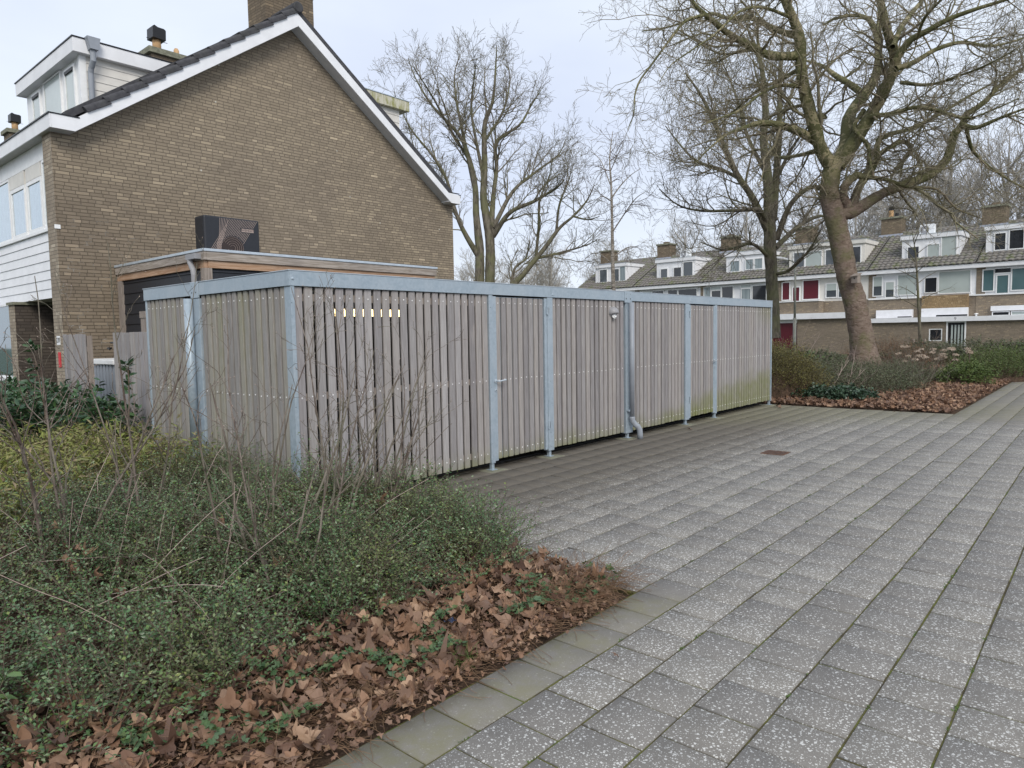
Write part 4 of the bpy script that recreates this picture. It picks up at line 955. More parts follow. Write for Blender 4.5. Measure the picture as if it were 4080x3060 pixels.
LEAN=[[(25.13,21.7,3.34,0.173),(25.25,21.64,3.97,0.15),(25.54,21.35,4.43,0.13),(26.01,20.9,5.2,0.114),(26.35,20.57,5.75,0.102),(26.82,20.12,6.6,0.079),(27.27,19.66,7.14,0.055),(27.73,19.21,7.83,0.039),(28.04,18.94,8.61,0.016)],[(26.06,20.85,5.2,0.071),(27.28,20.48,5.5,0.056),(28.6,20.03,5.88,0.033),(29.66,19.87,6.28,0.017)],[(26.01,20.91,5.28,0.079),(25.79,20.55,6.7,0.062),(25.49,20.25,7.68,0.046),(25.46,19.63,8.78,0.026),(25.15,19.28,9.26,0.015)],[(26.71,20.23,6.45,0.071),(27.16,20.36,7.76,0.052),(27.77,20.3,8.86,0.036),(28.26,20.34,9.73,0.016)],[(25.11,21.73,3.34,0.102),(25.35,21.91,3.99,0.087),(25.71,21.96,4.8,0.064),(26.28,21.75,5.29,0.048),(26.64,21.81,6.13,0.024)],[(27.27,19.66,7.14,0.047),(27.3,18.83,6.89,0.031),(27.24,18.14,6.95,0.015)]]
BIRCH=[[(25.6,16.35,1.26,0.1),(25.73,16.44,3.4,0.086),(25.77,16.5,4.47,0.079),(25.89,16.6,6.61,0.057),(25.96,16.68,8.04,0.043),(25.99,16.76,9.11,0.029),(26.15,16.7,10.25,0.014)],[(25.93,16.65,7.4,0.032),(26.53,16.53,8.03,0.025),(27.14,16.4,8.53,0.018),(27.74,16.25,8.89,0.011)],[(25.92,16.64,7.26,0.029),(25.26,16.65,7.38,0.021),(24.64,16.57,7.15,0.01)],[(25.93,16.7,7.97,0.025),(26.17,17.32,9.1,0.018),(26.34,17.95,9.67,0.011)],[(25.84,16.58,5.9,0.029),(26.01,15.97,6.76,0.025),(26.03,15.49,7.25,0.018),(26.02,15.01,7.46,0.01)],[(25.78,16.5,4.54,0.025),(25.9,17.18,5.03,0.018),(26.04,17.8,5.17,0.011)],[(25.97,16.72,8.54,0.021),(25.79,16.23,9.12,0.018),(25.57,15.76,9.54,0.01)],[(25.8,16.51,4.83,0.029),(26.64,16.36,5.3,0.022),(27.42,16.24,5.43,0.011)]]
WIN=[('white',0.39,0.88,4.35,4.85),('white',0.93,1.8,4.31,4.84),('dark',1.88,2.89,4.25,4.83),('lou',3.33,4.13,4.2,4.83),('dark',4.26,5.81,4.12,4.82),('cur',6.45,6.96,3.53,4.87),('blue',7.0,7.79,4.66,4.86),('door',7.07,7.79,3.11,4.57),('dark',7.91,8.76,3.9,4.81),('blue',9.39,10.13,4.68,4.87),('cur',9.45,10.1,3.69,4.57),('dark',10.27,11.27,3.71,4.76),('red',12.45,12.93,3.67,4.84),('red',13.18,13.62,3.52,4.48),('red',13.89,14.9,3.65,4.89),('half',15.42,16.05,3.71,4.58),('half',16.21,16.67,3.68,4.43),('half',18.34,18.82,3.66,4.83),('half',19.06,19.51,3.54,4.46),('blind',19.75,20.75,3.65,4.85),('dark',21.25,21.86,3.72,4.58),('blind',21.99,23.58,3.63,4.88),('teal',24.23,24.72,3.65,4.83),('teal',24.9,25.42,3.49,4.48),('dark',24.78,25.53,4.64,4.87),('teal',25.6,26.49,3.63,4.82)]
# ------------------------------------------------------------------ row of houses across the green
ROW_O = Vector((50.095, 30.142, 0)); ROW_RZ = math.atan2(-0.99827, -0.05886)
# local frame of the row: +x along the facade (to the right in the photo), +y into the houses, z up
GL = {'white': 'blind', 'dark': 'glass_dark', 'lou': 'glass_dark', 'cur': 'curtain', 'blue': 'blind', 'door': 'glass_dark', 'red': 'red', 'half': 'glass', 'blind': 'blind', 'teal': 'glass_teal'}
def frame_win(parent, x0, x1, z0, z1, y, glass, fr=.07, name='window', d=.07):
    mb = MB(); a, b = x0 - fr, x1 + fr; c, e = z0 - fr, z1 + fr
    mb.box(a, b, y - d, y, c, z0); mb.box(a, b, y - d, y, z1, e); mb.box(a, x0, y - d, y, z0, z1); mb.box(x1, b, y - d, y, z0, z1)
    w = mb.build(name, 'upvc', parent)
    mb = MB(); mb.box(x0, x1, y - d + .03, y - .001, z0, z1); mb.build('pane', glass, w)
    return w
def pantiles(x0, x1, y0, z0, y1, z1, name, parent, pitch=.30, rows=None):
    L_ = math.hypot(y1 - y0, z1 - z0); rows = rows or max(3, round(L_ / .36)); nx = max(8, int((x1 - x0) / pitch * 8))
    xs = np.linspace(x0, x1, nx); wave = 0.055 * (np.abs(np.sin(np.pi * (xs / pitch))) ** 0.8 * 1.3)
    ny, nz_ = -(z1 - z0) / L_, (y1 - y0) / L_; V = []; F = []
    rr = np.random.default_rng(int(abs(x0) * 7) + 1)
    for r in range(rows):
        for q, (t, lift) in enumerate(((r / rows, .07), ((r + 1.10) / rows, .0))):
            t = min(t, 1.0); wob = rr.normal(size=nx) * .002
            h = wave + lift + wob
            V.append(np.stack([xs, y0 + (y1 - y0) * t + ny * h, z0 + (z1 - z0) * t + nz_ * h], -1))
        # front lip
        V.append(np.stack([xs, y0 + (y1 - y0) * r / rows + ny * (wave + .008), z0 + (z1 - z0) * r / rows + nz_ * (wave + .008)], -1))
    V = np.concatenate(V); i = np.arange(nx - 1)
    for r in range(rows):
        o = r * 3 * nx; F.append(np.stack([o + i, o + i + 1, o + nx + i + 1, o + nx + i], -1)); F.append(np.stack([o + 2 * nx + i, o + 2 * nx + i + 1, o + i + 1, o + i], -1))
    return npmesh(name, V, np.concatenate(F), 'tile_moss', parent, smooth=True)
PW = [-5.9, 0.2, 6.15, 12.15, 18.05, 23.9, 30.2]         # party walls
LAB = ['far left row house with the leftmost white dormer, behind the birch trunk',
       'row house with an air conditioner on its dormer roof above the shed',
       'row house with pale blue fanlights behind the leaning grey trunk',
       'row house with dark red windows and dark red garage door',
       'row house with number 9 over its dark front door',
       'rightmost row house with teal curtains behind a white balcony door']
DORM = [(-4.45, -1.2, 5.72, 7.42), (1.75, 5.2, 5.66, 7.38), (7.8, 10.8, 5.72, 7.36), (12.55, 17.5, 5.64, 7.42), (19.7, 22.85, 5.66, 7.33), (24.15, 28.2, 5.68, 7.42)]
DWIN = [[(-3.95, -3.2, 5.95, 7.0, 'glass'), (-2.4, -1.95, 5.95, 6.95, 'glass'), (-1.85, -1.3 + .0, 5.95, 7.1, 'curtain')],
        [(2.15, 2.75, 5.92, 6.6, 'glass'), (3.35, 4.0, 5.92, 6.62, 'glass_dark'), (4.2, 5.0, 5.85, 6.98, 'glass')],
        [(8.15, 8.85, 5.98, 6.72, 'curtain'), (9.35, 9.9, 6.05, 6.75, 'curtain'), (10.05, 10.6, 6.05, 6.75, 'curtain')],
        [(12.9, 13.6, 5.85, 6.9, 'glass'), (13.72, 14.75, 5.85, 6.9, 'blind'), (15.05, 15.7, 5.85, 6.9, 'glass'), (16.75, 17.25, 5.9, 6.95, 'glass_dark')],
        [(20.05, 20.65, 5.85, 6.6, 'glass_dark'), (21.15, 21.75, 5.85, 6.65, 'blind'), (21.9, 22.65, 5.85, 7.05, 'blind')],
        [(24.6, 25.1, 6.02, 6.95, 'glass_dark'), (25.3, 25.95, 6.02, 7.05, 'glass_dark'), (26.3, 27.8, 6.0, 7.05, 'glass')]]
for i in range(6):
    a, b = PW[i], PW[i + 1]; w = b - a
    t = Vector((math.cos(ROW_RZ), math.sin(ROW_RZ), 0))
    h = empty('row_house', ROW_O + t * a, ROW_RZ); tag(h, LAB[i], 'house', 'row of terraced houses across the green')
    z0 = -.05
    # masonry: brick strips at the party walls, brick below the windows, white infill between
    mb = MB(); mb.box(0, .42, 0, .3, z0, 5.0); mb.box(w - .02, w, .0, .3, z0, 5.0); mb.box(.42, w - .02, .02, .3, z0, 3.45)
    mb.box(.0, w, 9.0, 9.3, z0, 5.0); mb.box(.02, .3, .3, 9.0, z0, 5.0)
    mb.build('wall', 'brick_row', h)
    mb = MB(); mb.box(.42, w - .02, .03, .3, 3.45, 5.0); mb.build('window_wall', 'cream' if i == 3 else 'white', h)
    mb = MB(); mb.box(0, w, -.34, -.30, 5.0, 5.24); mb.box(0, w, -.30, .0, 5.0, 5.02); mb.build('gutter', 'white', h)
    pantiles(0, w - .01, -.38, 5.22, 4.75, 8.02, 'roof', h)
    mb = MB(); mb.prism([(-.3, 5.05), (-.3, 5.18), (4.75, 7.98), (9.6, 5.2), (9.6, 5.05)], 'x', 0.01, w - .01); mb.build('roof_deck', 'tile_dark', h)
    mb = MB(); mb.tube([(0, 4.75, 8.03), (w, 4.75, 8.03)], .11, 12); mb.build('ridge_tile', 'tile_moss', h)
    # chimney on the left party wall
    cx = .0
    mb = MB(); mb.box(cx - .62, cx + .62, 4.3, 5.3, 7.3, 9.0); c = mb.build('chimney', 'brick_chim', h)
    mb = MB(); mb.box(cx - .70, cx + .70, 4.2, 5.4, 9.001, 9.12); mb.build('chimney_cap', 'concrete', c)
    mb = MB(); mb.prism([(4.12, 7.45), (4.29, 7.45), (4.29, 7.95), (4.12, 7.75)], 'x', cx - .75, cx + .75); mb.build('flashing', 'lead', c)
    if i == 4:
        mb = MB(); mb.tube([(cx - .15, 4.8, 9.12), (cx - .15, 4.8, 9.62)], .15, 14); mb.build('flue_pot', 'terra', c)
        mb = MB(); mb.tube([(cx - .15, 4.8, 9.62), (cx - .15, 4.8, 9.86)], .17, 14); mb.tube([(cx + .2, 4.8, 9.12), (cx + .2, 4.8, 9.4)], .12, 12); mb.build('cowl', 'dark', c)
    elif i in (1, 2, 5):
        mb = MB(); mb.box(cx - .2, cx + .2, 4.6, 5.0, 9.121, 9.3); mb.build('flue_pot', 'brick_chim', c)
    if i in (0, 1, 4, 5):
        mb = MB(); mb.tube([(cx + .95, 3.4, 7.1), (cx + .95, 3.4, 7.62)], .09, 12); mb.tube([(cx + .95, 3.4, 7.05), (cx + .95, 3.4, 7.15)], .15, 12); mb.build('vent_pipe', 'dark', h)
    # dormer
    d0, d1, dz0, dz1 = DORM[i]; d0 -= a; d1 -= a; yf = .82
    mb = MB(); mb.prism([(yf, dz0), (yf, dz1 - .02), (3.85, dz1 - .02), (3.6, 7.3)], 'x', d0, d1); dm = mb.build('dormer', 'cream' if i == 3 else 'white', h)
    mb = MB(); mb.box(d0 - .08, d1 + .08, yf - .12, 3.95, dz1 - .26, dz1); mb.build('dormer_fascia', 'cream' if i == 3 else 'white', dm)
    mb = MB(); mb.box(d0 - .1, d1 + .1, yf - .14, 3.97, dz1 + .001, dz1 + .02); mb.build('roof_edge', 'zinc', dm)
    mb = MB(); mb.prism([(yf - .42, dz0 - .22), (yf - .41, dz0 - .14), (yf - .02, dz0 + .1), (yf - .001, dz0 - .1)], 'x', d0 - .1, d1 + .1); mb.build('flashing', 'lead', dm)
    for (x0, x1, q0, q1, g) in DWIN[i]: frame_win(dm, x0 - a, x1 - a, q0, q1, yf - .001, g, .06, d=.06)
    if i in (1, 4, 5):
        ax = {1: 3.9, 4: 20.9, 5: 26.4}[i] - a
        ac = empty('air_conditioner', (0, 0, 0)); ac.parent = None
        ac.location = ROW_O + t * (a + ax) + Vector((-t.y, t.x, 0)) * 1.5; ac.location.z = dz1 + .02; ac.rotation_euler = (0, 0, ROW_RZ)
        tag(ac, {1: 'air conditioner unit on the dormer roof right of the birch trunk', 4: 'air conditioner unit on the dormer behind the thin young tree', 5: 'air conditioner unit on the rightmost dormer at the photo edge'}[i], 'air conditioner', 'air conditioners on the dormer roofs')
        m2 = MB(); m2.box(-.42, .42, 0, .32, .03, .66); m2.build('casing', 'upvc', ac, bevel=.02)
        m2 = MB(); m2.tube([(-.12, -.003, .34), (-.12, -.012, .34)], .25, 20); m2.build('fan', 'pvc', ac)
        m2 = MB(); m2.tube([(-.12, -.013, .34), (-.12, -.02, .34)], .06, 12); m2.box(.22, .36, -.004, -.001, .38, .42); m2.build('hub', 'upvc', ac)
    # first-floor windows measured for this unit
    for (k, s0, s1, q0, q1) in WIN:
        if a + .2 < s0 < b - .1:
            frame_win(h, s0 - a, min(s1, b - .1) - a, q0, q1, .028, GL[k], .055)
            if k == 'half':
                m2 = MB(); m2.box(s0 - a, s1 - a, -.035, -.0285 - .0, (q0 + q1) / 2, q1); m2.build('blind', 'blind', h)
    if i == 0:
        for x0 in (.9, 2.4, 4.2): frame_win(h, x0, x0 + .9, 3.7, 4.8, .028, 'glass', .055)
    # balconies, bands and the projecting ground floor
    if i in (1, 2):
        m2 = MB(); m2.box(.0, w, -.02, .3 - .29, 3.42, 3.5); m2.build('sill_band', 'upvc', h)
    if i == 3:
        m2 = MB(); m2.box(-.0, 3.1, -.9, -.02, 2.60, 3.46); m2.build('balcony', 'brick_row', h); m2 = MB(); m2.box(-.0, 3.14, -.95, -.0, 3.462, 3.53); m2.build('coping', 'upvc', h)
        m2 = MB(); m2.tube([(3.68, .028, 4.28), (3.68, .0, 4.28)], .19, 24); sg = m2.build('round_sign', 'orange', h)
        text_mesh('lettering', 'Yeuur', .12, 'dark', sg, (3.68, -.006, 4.28), (1, 0, 0), (0, 0, 1), .002)
        m2 = MB(); m2.box(0, 5.9, -1.25, .0, 2.28, 2.66); m2.build('canopy', 'white', h)
        m2 = MB(); m2.box(0, .0 + .03, -1.0, .0, z0, 2.27); m2.box(1.75, 5.88, -1.0, .01, z0, 2.27); m2.build('garage_wall', 'brick_row', h)
        m2 = MB(); m2.box(.03, 1.75, -.85, -.80, z0, 2.05); m2.build('garage_door', 'red', h); m2 = MB(); m2.box(.03, 1.75, -.86, -.80, 2.051, 2.27); m2.build('lintel', 'white', h)
        text_mesh('house_number', '91', .22, 'dark', h, (.30, -.866, 2.15), (1, 0, 0), (0, 0, 1), .002)
    if i == 4:
        m2 = MB(); m2.box(0, 3.1, -.06, .0, 3.40, 3.50); m2.build('sill_band', 'upvc', h)
        m2 = MB(); m2.box(3.1, 5.5, -.30, .0, 2.74, 3.5); m2.build('oriel_brick', M.setdefault('brick_yellow', mat_brick('yellow_brick', (.30, .21, .115), (.38, .27, .15), (.45, .33, .19), (.12, .09, .06), rowh=.09)), h)
        m2 = MB(); m2.box(3.1, 5.5, -.32, .0, 2.22, 2.739); m2.box(.55, 2.6, -.32, 0, 2.22, 2.72); m2.build('bay_panel', 'white', h)
        m2 = MB(); m2.box(3.9, 5.5, -.325, -.321, 2.24, 2.33); m2.box(1.8, 2.58, -.325, -.321, 2.24, 2.30); m2.build('bay_window', 'glass_dark', h)
    if i == 5:
        m2 = MB(); m2.box(-.35, w, -.05, .018, 3.40, 3.48); m2.build('coping', 'upvc', h)
        m2 = MB(); m2.box(.75, 4.2, -.15, .0, 2.48, 2.76); m2.build('window_hood', 'white', h)
        frame_win(h, .85, 1.6, 2.24, 2.40, .018, 'glass_dark', .05); frame_win(h, 1.75, 3.8, 2.24, 2.40, .018, 'blind', .05)
        m2 = MB(); m2.tube([(.05, -.1, 2.16), (.05, -.1, 2.32)], .05, 10); m2.dome((.05, -.1, 2.32), .13, (0, 0, 1), 12, .5); m2.build('flue_cowl', 'upvc', h)
    if i in (4, 5):
        x1 = w
        m2 = MB(); m2.box(-.02 if i == 4 else 0, x1, -1.3, .0, 1.93, 2.20); m2.build('canopy', 'white', h)
        m2 = MB()
        if i == 4: m2.box(.0, 3.72, -1.1, .0, z0, 1.929); m2.box(3.72, 4.42, -1.1, .0, z0, .78); m2.box(3.72, 4.42, -1.1, .0, 1.52, 1.929); m2.box(4.42, 4.62, -1.1, .0, z0, 1.929); m2.box(5.62, w, -1.1, 0, z0, 1.929)
        else: m2.box(0, w, -1.1, 0, z0, 1.929)
        m2.build('front_wall', 'brick_row', h)
        if i == 4:
            frame_win(h, 3.78, 4.36, .84, 1.46, -1.02, 'glass_dark', .055)
            m2 = MB(); m2.box(4.622, 4.70, -1.13, -1.0, z0, 1.925); m2.box(5.54, 5.618, -1.13, -1.0, z0, 1.925); m2.box(4.70, 5.54, -1.13, -1.0, 1.86, 1.925); m2.build('door_frame', 'upvc', h)
            m2 = MB(); m2.box(4.70, 5.54, -1.06, -1.0, z0, 1.86); fd = m2.build('front_door', 'dark', h)
            m2 = MB()
            for q in range(4): m2.box(4.86 + q * .17, 4.95 + q * .17, -1.072, -1.061, .25, 1.72)
            m2.build('glass_strip', 'blind', fd)
            text_mesh('house_number', '9', .26, 'pvc', h, (5.10, -1.306, 2.07), (1, 0, 0), (0, 0, 1), .003)
    if i < 3:
        frame_win(h, 1.5, 3.6, .9, 2.2, .018, 'glass', .07)

# street lamp
sl = empty('street_lamp', (36.79, 12.57, 0)); tag(sl, 'slim mossy grey street lamp with a short arm before the red garage door', 'street lamp')
mb = MB(); mb.tube([(0, 0, -.05), (0, 0, 2.2)], .085, 14); mb.tube([(0, 0, 2.2), (0, 0, 5.0)], [.06, .045], 12); mb.build('pole', 'pole', sl, smooth=True)
mb = MB(); mb.tube([(0, 0, 4.98), (-.1, .15, 5.12), (-.25, .35, 5.2)], .03, 8); mb.build('arm', 'pole', sl, smooth=True)
mb = MB(); mb.tube([(-.22, .3, 5.19), (-.35, .5, 5.24), (-.6, .87, 5.30), (-.68, .98, 5.31)], [.05, .085, .085, .04], 12); mb.build('lamp_head', 'upvc', sl, smooth=True)
# bird box on the plane tree
bb = empty('bird_box', (26.53, 6.98, 3.22), R(75)); tag(bb, 'small grey wooden bird box strapped to the big plane trunk', 'bird box')
mb = MB(); mb.prism([(-.1, 0), (.1, 0), (.1, .24), (-.1, .32)], 'x', -.11, .11); mb.build('box', 'post', bb)
mb = MB(); mb.prism([(-.13, .325), (-.13, .35), (.15, .25), (.15, .225)], 'x', -.14, .14); mb.build('lid', 'post', bb)
mb = MB(); mb.tube([(0, .1005, .16), (0, .102, .16)], .022, 12); mb.build('entrance_hole', 'dark', bb)
# ------------------------------------------------------------------ trees
M['bark_plane'] = mat_plane()
M['twig_plane'] = mat_bark('plane_twigs', (0.17, 0.145, 0.105), (0.31, 0.27, 0.20), 8, (0.18, 0.175, 0.10))
M['bark_grey'] = mat_bark('grey_green_bark', (0.07, 0.062, 0.05), (0.19, 0.17, 0.135), 7, (0.15, 0.155, 0.08), 0.3, 0.9)
M['twig_grey'] = mat_bark('grey_twigs', (0.15, 0.13, 0.10), (0.26, 0.23, 0.175), 8, (0.17, 0.165, 0.10))
M['bark_birch'] = mat_bark('birch_bark', (0.14, 0.12, 0.10), (0.42, 0.38, 0.33), 5, None, 3.0)
M['twig_birch'] = mat_bark('birch_twigs', (0.11, 0.08, 0.065), (0.18, 0.14, 0.115), 8)
M['twig_far'] = mat_bark('distant_twigs', (0.30, 0.28, 0.25), (0.44, 0.42, 0.38), 4)  # paler than the near twigs: distance haze is put into the colour
def batch(parts):
    """parts: list of (P, R, sides) -> V, F"""
    Vs, Fs, o = [], [], 0
    for P_, R_, k in parts:
        if len(P_) == 0: continue
        v, f = tubes_np(P_, R_, k); Vs.append(v); Fs.append(f + o); o += len(v)
    return np.concatenate(Vs), np.concatenate(Fs)
def traced_tree(name, limbs, bark, twig, levels, label, seed, ntrunk=1, group=None, lump=.05, knob=0.0):
    rng = np.random.default_rng(seed)
    base = limbs[0][0]; root = empty(name, (base[0], base[1], 0)); tag(root, label, 'tree', group)
    off = np.array([base[0], base[1], 0.0])
    PP, RR = [], []
    for l in limbs:
        r = resample(l, 22); p = r[:, :3] - off
        p[1:-1] += np.cumsum(rng.normal(size=(20, 3)) * .012, 0) * min(1, r[0, 3] * 3) * 0.5
        rad = r[:, 3] * (1 + knob * rng.normal(size=22))
        PP.append(p); RR.append(rad)
    PP, RR = np.array(PP), np.array(RR)
    TT = [resample(l, 70) for l in limbs[:ntrunk]]; TP = np.array([t_[:, :3] - off for t_ in TT]); TR = np.array([t_[:, 3] for t_ in TT])
    V, F = tubes_np(TP, TR, 28)
    cen = np.repeat(TP.reshape(-1, 3), 28, 0); dv = V - cen                      # lumpy, ridged trunk
    f = 1 + lump * (np.sin(V[:, 2] * 5.1 + V[:, 0] * 9) * .5 + np.sin(V[:, 2] * 11 + V[:, 1] * 13 + 1) * .35 + np.sin(V[:, 0] * 21 + V[:, 1] * 17 + V[:, 2] * 2.1) * .45 + rng.normal(size=len(V)) * .22)
    V = cen + dv * f[:, None]; npmesh('trunk', V, F, bark, root, smooth=True)
    V, F = tubes_np(PP[ntrunk:], RR[ntrunk:], 12); br = npmesh('branches', V, F, bark, root, smooth=True)
    # twigs grow from everything except the trunk's lower part
    src_P = np.concatenate([PP[ntrunk:], PP[:ntrunk, 13:][:, np.linspace(0, 8, 22).astype(int)] + np.linspace(0, 1e-3, 22)[None, :, None]]) if ntrunk and levels[0].get('trunk', True) else PP[ntrunk:]
    src_R = np.concatenate([RR[ntrunk:], RR[:ntrunk, 13:][:, np.linspace(0, 8, 22).astype(int)]]) if ntrunk and levels[0].get('trunk', True) else RR[ntrunk:]
    parts = []; cur = (src_P, src_R)
    for lv in levels:
        q = {k: v for k, v in lv.items() if k not in ('sides', 'trunk', 'also', 'rmin')}
        c = spawn(cur[0], cur[1], rng=rng, **q); parts.append((c[0], c[1], lv['sides'])); 
        if lv.get('also'):      # side shoots straight from thicker wood too
            q2 = dict(q); q2['cnt'] = lv['also']; c2 = spawn(src_P, src_R, rng=rng, **q2); parts.append((c2[0], c2[1], lv['sides'])); c = (np.concatenate([c[0], c2[0]]), np.concatenate([c[1], c2[1]]))
        cur = c
        for p_ in parts[-2:]: np.maximum(p_[1], lv.get('rmin', .004), out=p_[1])
    V, F = batch(parts); npmesh('crown', V, F, twig, root)
    return root, cur, (PP, RR)
plane_root, ptips, _ = traced_tree('plane_tree', PLANE, 'bark_plane', 'twig_plane', [
    dict(cnt=1.9, l0=1.6, l1=3.6, ang=52, n=8, rr=.42, wig=.22, up=.05, tmin=.10, sides=5),
    dict(cnt=3.2, l0=.8, l1=1.9, ang=50, n=7, rr=.65, wig=.24, up=.02, tmin=.1, grav=.03, sides=4, also=1.2),
    dict(cnt=5.0, l0=.35, l1=1.0, ang=48, n=5, rr=.7, wig=.25, up=.02, tmin=.1, sides=3, rmin=.0052),
    dict(cnt=3.4, l0=.18, l1=.5, ang=45, n=3, rr=.8, wig=.2, up=.0, tmin=.2, sides=3, rmin=.0042)],
    'great leaning plane tree with mottled bark and wide spreading bare crown', 5, knob=.035)
# burr knots on the plane trunk's knobbly elbows are in the limbs; seed balls hang at the twig ends
def seed_balls():
    rng = np.random.default_rng(2); P_ = ptips[0]; idx = rng.choice(len(P_), 260, replace=False); mb = MB()
    for i in idx:
        e = P_[i, -1]; L_ = .05 + rng.random() * .08; c = Vector(e) - Vector((0, 0, L_))
        r = .017; vs = [c + Vector(v) * r for v in ((1, 0, 0), (-1, 0, 0), (0, 1, 0), (0, -1, 0), (0, 0, 1), (0, 0, -1))]
        mb.add(vs, [(0, 2, 4), (2, 1, 4), (1, 3, 4), (3, 0, 4), (2, 0, 5), (1, 2, 5), (3, 1, 5), (0, 3, 5)])
    o = mb.build('seed_balls', 'bark_grey', plane_root); o['kind'] = 'stuff'
seed_balls()
GL3 = [dict(cnt=2.4, l0=1.2, l1=3.0, ang=42, n=7, rr=.5, wig=.17, up=.14, tmin=.10, sides=5),
       dict(cnt=3.4, l0=.7, l1=1.6, ang=42, n=6, rr=.65, wig=.2, up=.11, tmin=.1, sides=4, also=1.0),
       dict(cnt=4.8, l0=.35, l1=.9, ang=42, n=4, rr=.7, wig=.22, up=.08, tmin=.1, sides=3, rmin=.0065),
       dict(cnt=3.0, l0=.18, l1=.45, ang=42, n=3, rr=.8, wig=.2, up=.05, tmin=.2, sides=3, rmin=.0052)]
traced_tree('linden_tree', LINDEN, 'bark_grey', 'twig_grey', GL3, 'tall twin-stemmed bare tree rising just behind the far end of the shed', 6)
traced_tree('multi_stem_tree', MULTI, 'bark_grey', 'twig_grey', GL3, 'tall bare tree with two trunks and upswept limbs right of the brick house', 7, ntrunk=2)
traced_tree('leaning_tree', LEAN, 'bark_grey', 'twig_grey', GL3, 'low bare tree leaning far to the right over the shed roof', 8)
traced_tree('birch_tree', BIRCH, 'bark_birch', 'twig_birch', [
    dict(cnt=2.6, l0=.9, l1=2.1, ang=48, n=7, rr=.6, wig=.14, up=.12, grav=.06, tmin=.2, sides=4),
    dict(cnt=5.0, l0=.4, l1=1.1, ang=42, n=6, rr=.7, wig=.16, up=-.06, grav=.12, tmin=.1, sides=3, rmin=.0048),
    dict(cnt=4.6, l0=.2, l1=.6, ang=35, n=4, rr=.8, wig=.14, up=-.1, grav=.15, tmin=.1, sides=3, rmin=.004)], 'slender birch with pale bark standing alone before the row roofs', 9)
# young staked tree
YT = [[(37.6, 7.0, 0, .075), (37.65, 7.05, 1.3, .07), (37.7, 7.15, 2.7, .06), (37.74, 7.25, 4.1, .045), (37.76, 7.34, 5.1, .03), (37.72, 7.5, 6.2, .012)]]
rr_ = random.Random(4)
for k in range(14):
    z = 2.3 + k * .27; an = k * 2.4; L_ = 1.5 - .07 * k; f = (z - 1.3) / 5; c = (37.68 + f * .08, 7.1 + f * .35)
    YT.append([(c[0], c[1], z, .022), (c[0] + math.cos(an) * L_ * .5, c[1] + math.sin(an) * L_ * .5, z + .35, .014), (c[0] + math.cos(an) * L_, c[1] + math.sin(an) * L_, z + .6, .006)])
yt, ytips, _ = traced_tree('young_tree', YT, 'bark_grey', 'twig_grey', [
    dict(cnt=3.0, l0=.4, l1=.9, ang=42, n=5, rr=.6, wig=.14, up=.1, tmin=.15, sides=4, trunk=False),
    dict(cnt=4.0, l0=.2, l1=.45, ang=42, n=4, rr=.7, wig=.16, up=.06, tmin=.1, sides=3)], 'thin young tree between wooden stakes in front of the row houses', 12)
for k, (x, y, l) in enumerate(((37.44, 7.27, 'left wooden stake of the young tree'), (37.72, 6.85, 'right wooden stake of the young tree'))):
    mb = MB(); mb.tube([(0, 0, 0), (0, 0, 1.08)], .05, 10); o = mb.build('tree_stake', 'post'); o.location = (x, y, 0); tag(o, l, 'stake', 'stakes of the young tree')
mb = MB(); mb.box(37.40, 37.76, 6.8, 7.32, .86, .92); o = mb.build('tree_tie', 'dark'); tag(o, 'dark strap tying the young tree to its stakes', 'strap')

# distant bare trees: three prototypes, then copies
def far_tree(seed, H=13.0, spread=4.2, stems=1):
    rng = np.random.default_rng(seed); root = empty('bare_tree'); L0 = []
    for s in range(stems):
        a = rng.random() * 6.28; lean = .04 * H * (stems > 1)
        L0.append([(0 + .2 * s, 0, -.1, .24), (lean * .4 * math.cos(a), lean * .4 * math.sin(a), H * .3, .18), (lean * math.cos(a), lean * math.sin(a), H * .6, .11), (1.3 * lean * math.cos(a), 1.3 * lean * math.sin(a), H, .02)])
    for k in range(15):
        z = H * (.2 + .045 * k); a = k * 2.4 + rng.random(); r = spread * (1 - .045 * k) * (.8 + .4 * rng.random())
        L0.append([(0, 0, z, .10 - .004 * k), (math.cos(a) * r * .45, math.sin(a) * r * .45, z + r * .45, .065), (math.cos(a) * r * .85, math.sin(a) * r * .85, z + r * 1.05, .03), (math.cos(a) * r, math.sin(a) * r, z + r * 1.5, .012)])
    PR = np.array([resample(l, 12) for l in L0]); PP, RR = PR[..., :3], PR[..., 3]
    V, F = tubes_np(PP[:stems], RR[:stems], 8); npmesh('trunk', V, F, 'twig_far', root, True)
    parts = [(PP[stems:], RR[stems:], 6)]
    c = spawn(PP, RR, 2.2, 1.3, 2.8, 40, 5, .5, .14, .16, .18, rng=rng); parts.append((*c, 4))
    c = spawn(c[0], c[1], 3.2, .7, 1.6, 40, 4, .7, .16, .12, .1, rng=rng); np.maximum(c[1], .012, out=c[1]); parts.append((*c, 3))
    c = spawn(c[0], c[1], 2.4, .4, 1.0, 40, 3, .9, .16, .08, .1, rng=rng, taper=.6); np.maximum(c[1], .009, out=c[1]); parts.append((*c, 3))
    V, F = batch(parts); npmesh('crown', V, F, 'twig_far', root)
    return root
protos = [far_tree(21), far_tree(22, 14, 3.6, 2), far_tree(23, 11, 4.8)]
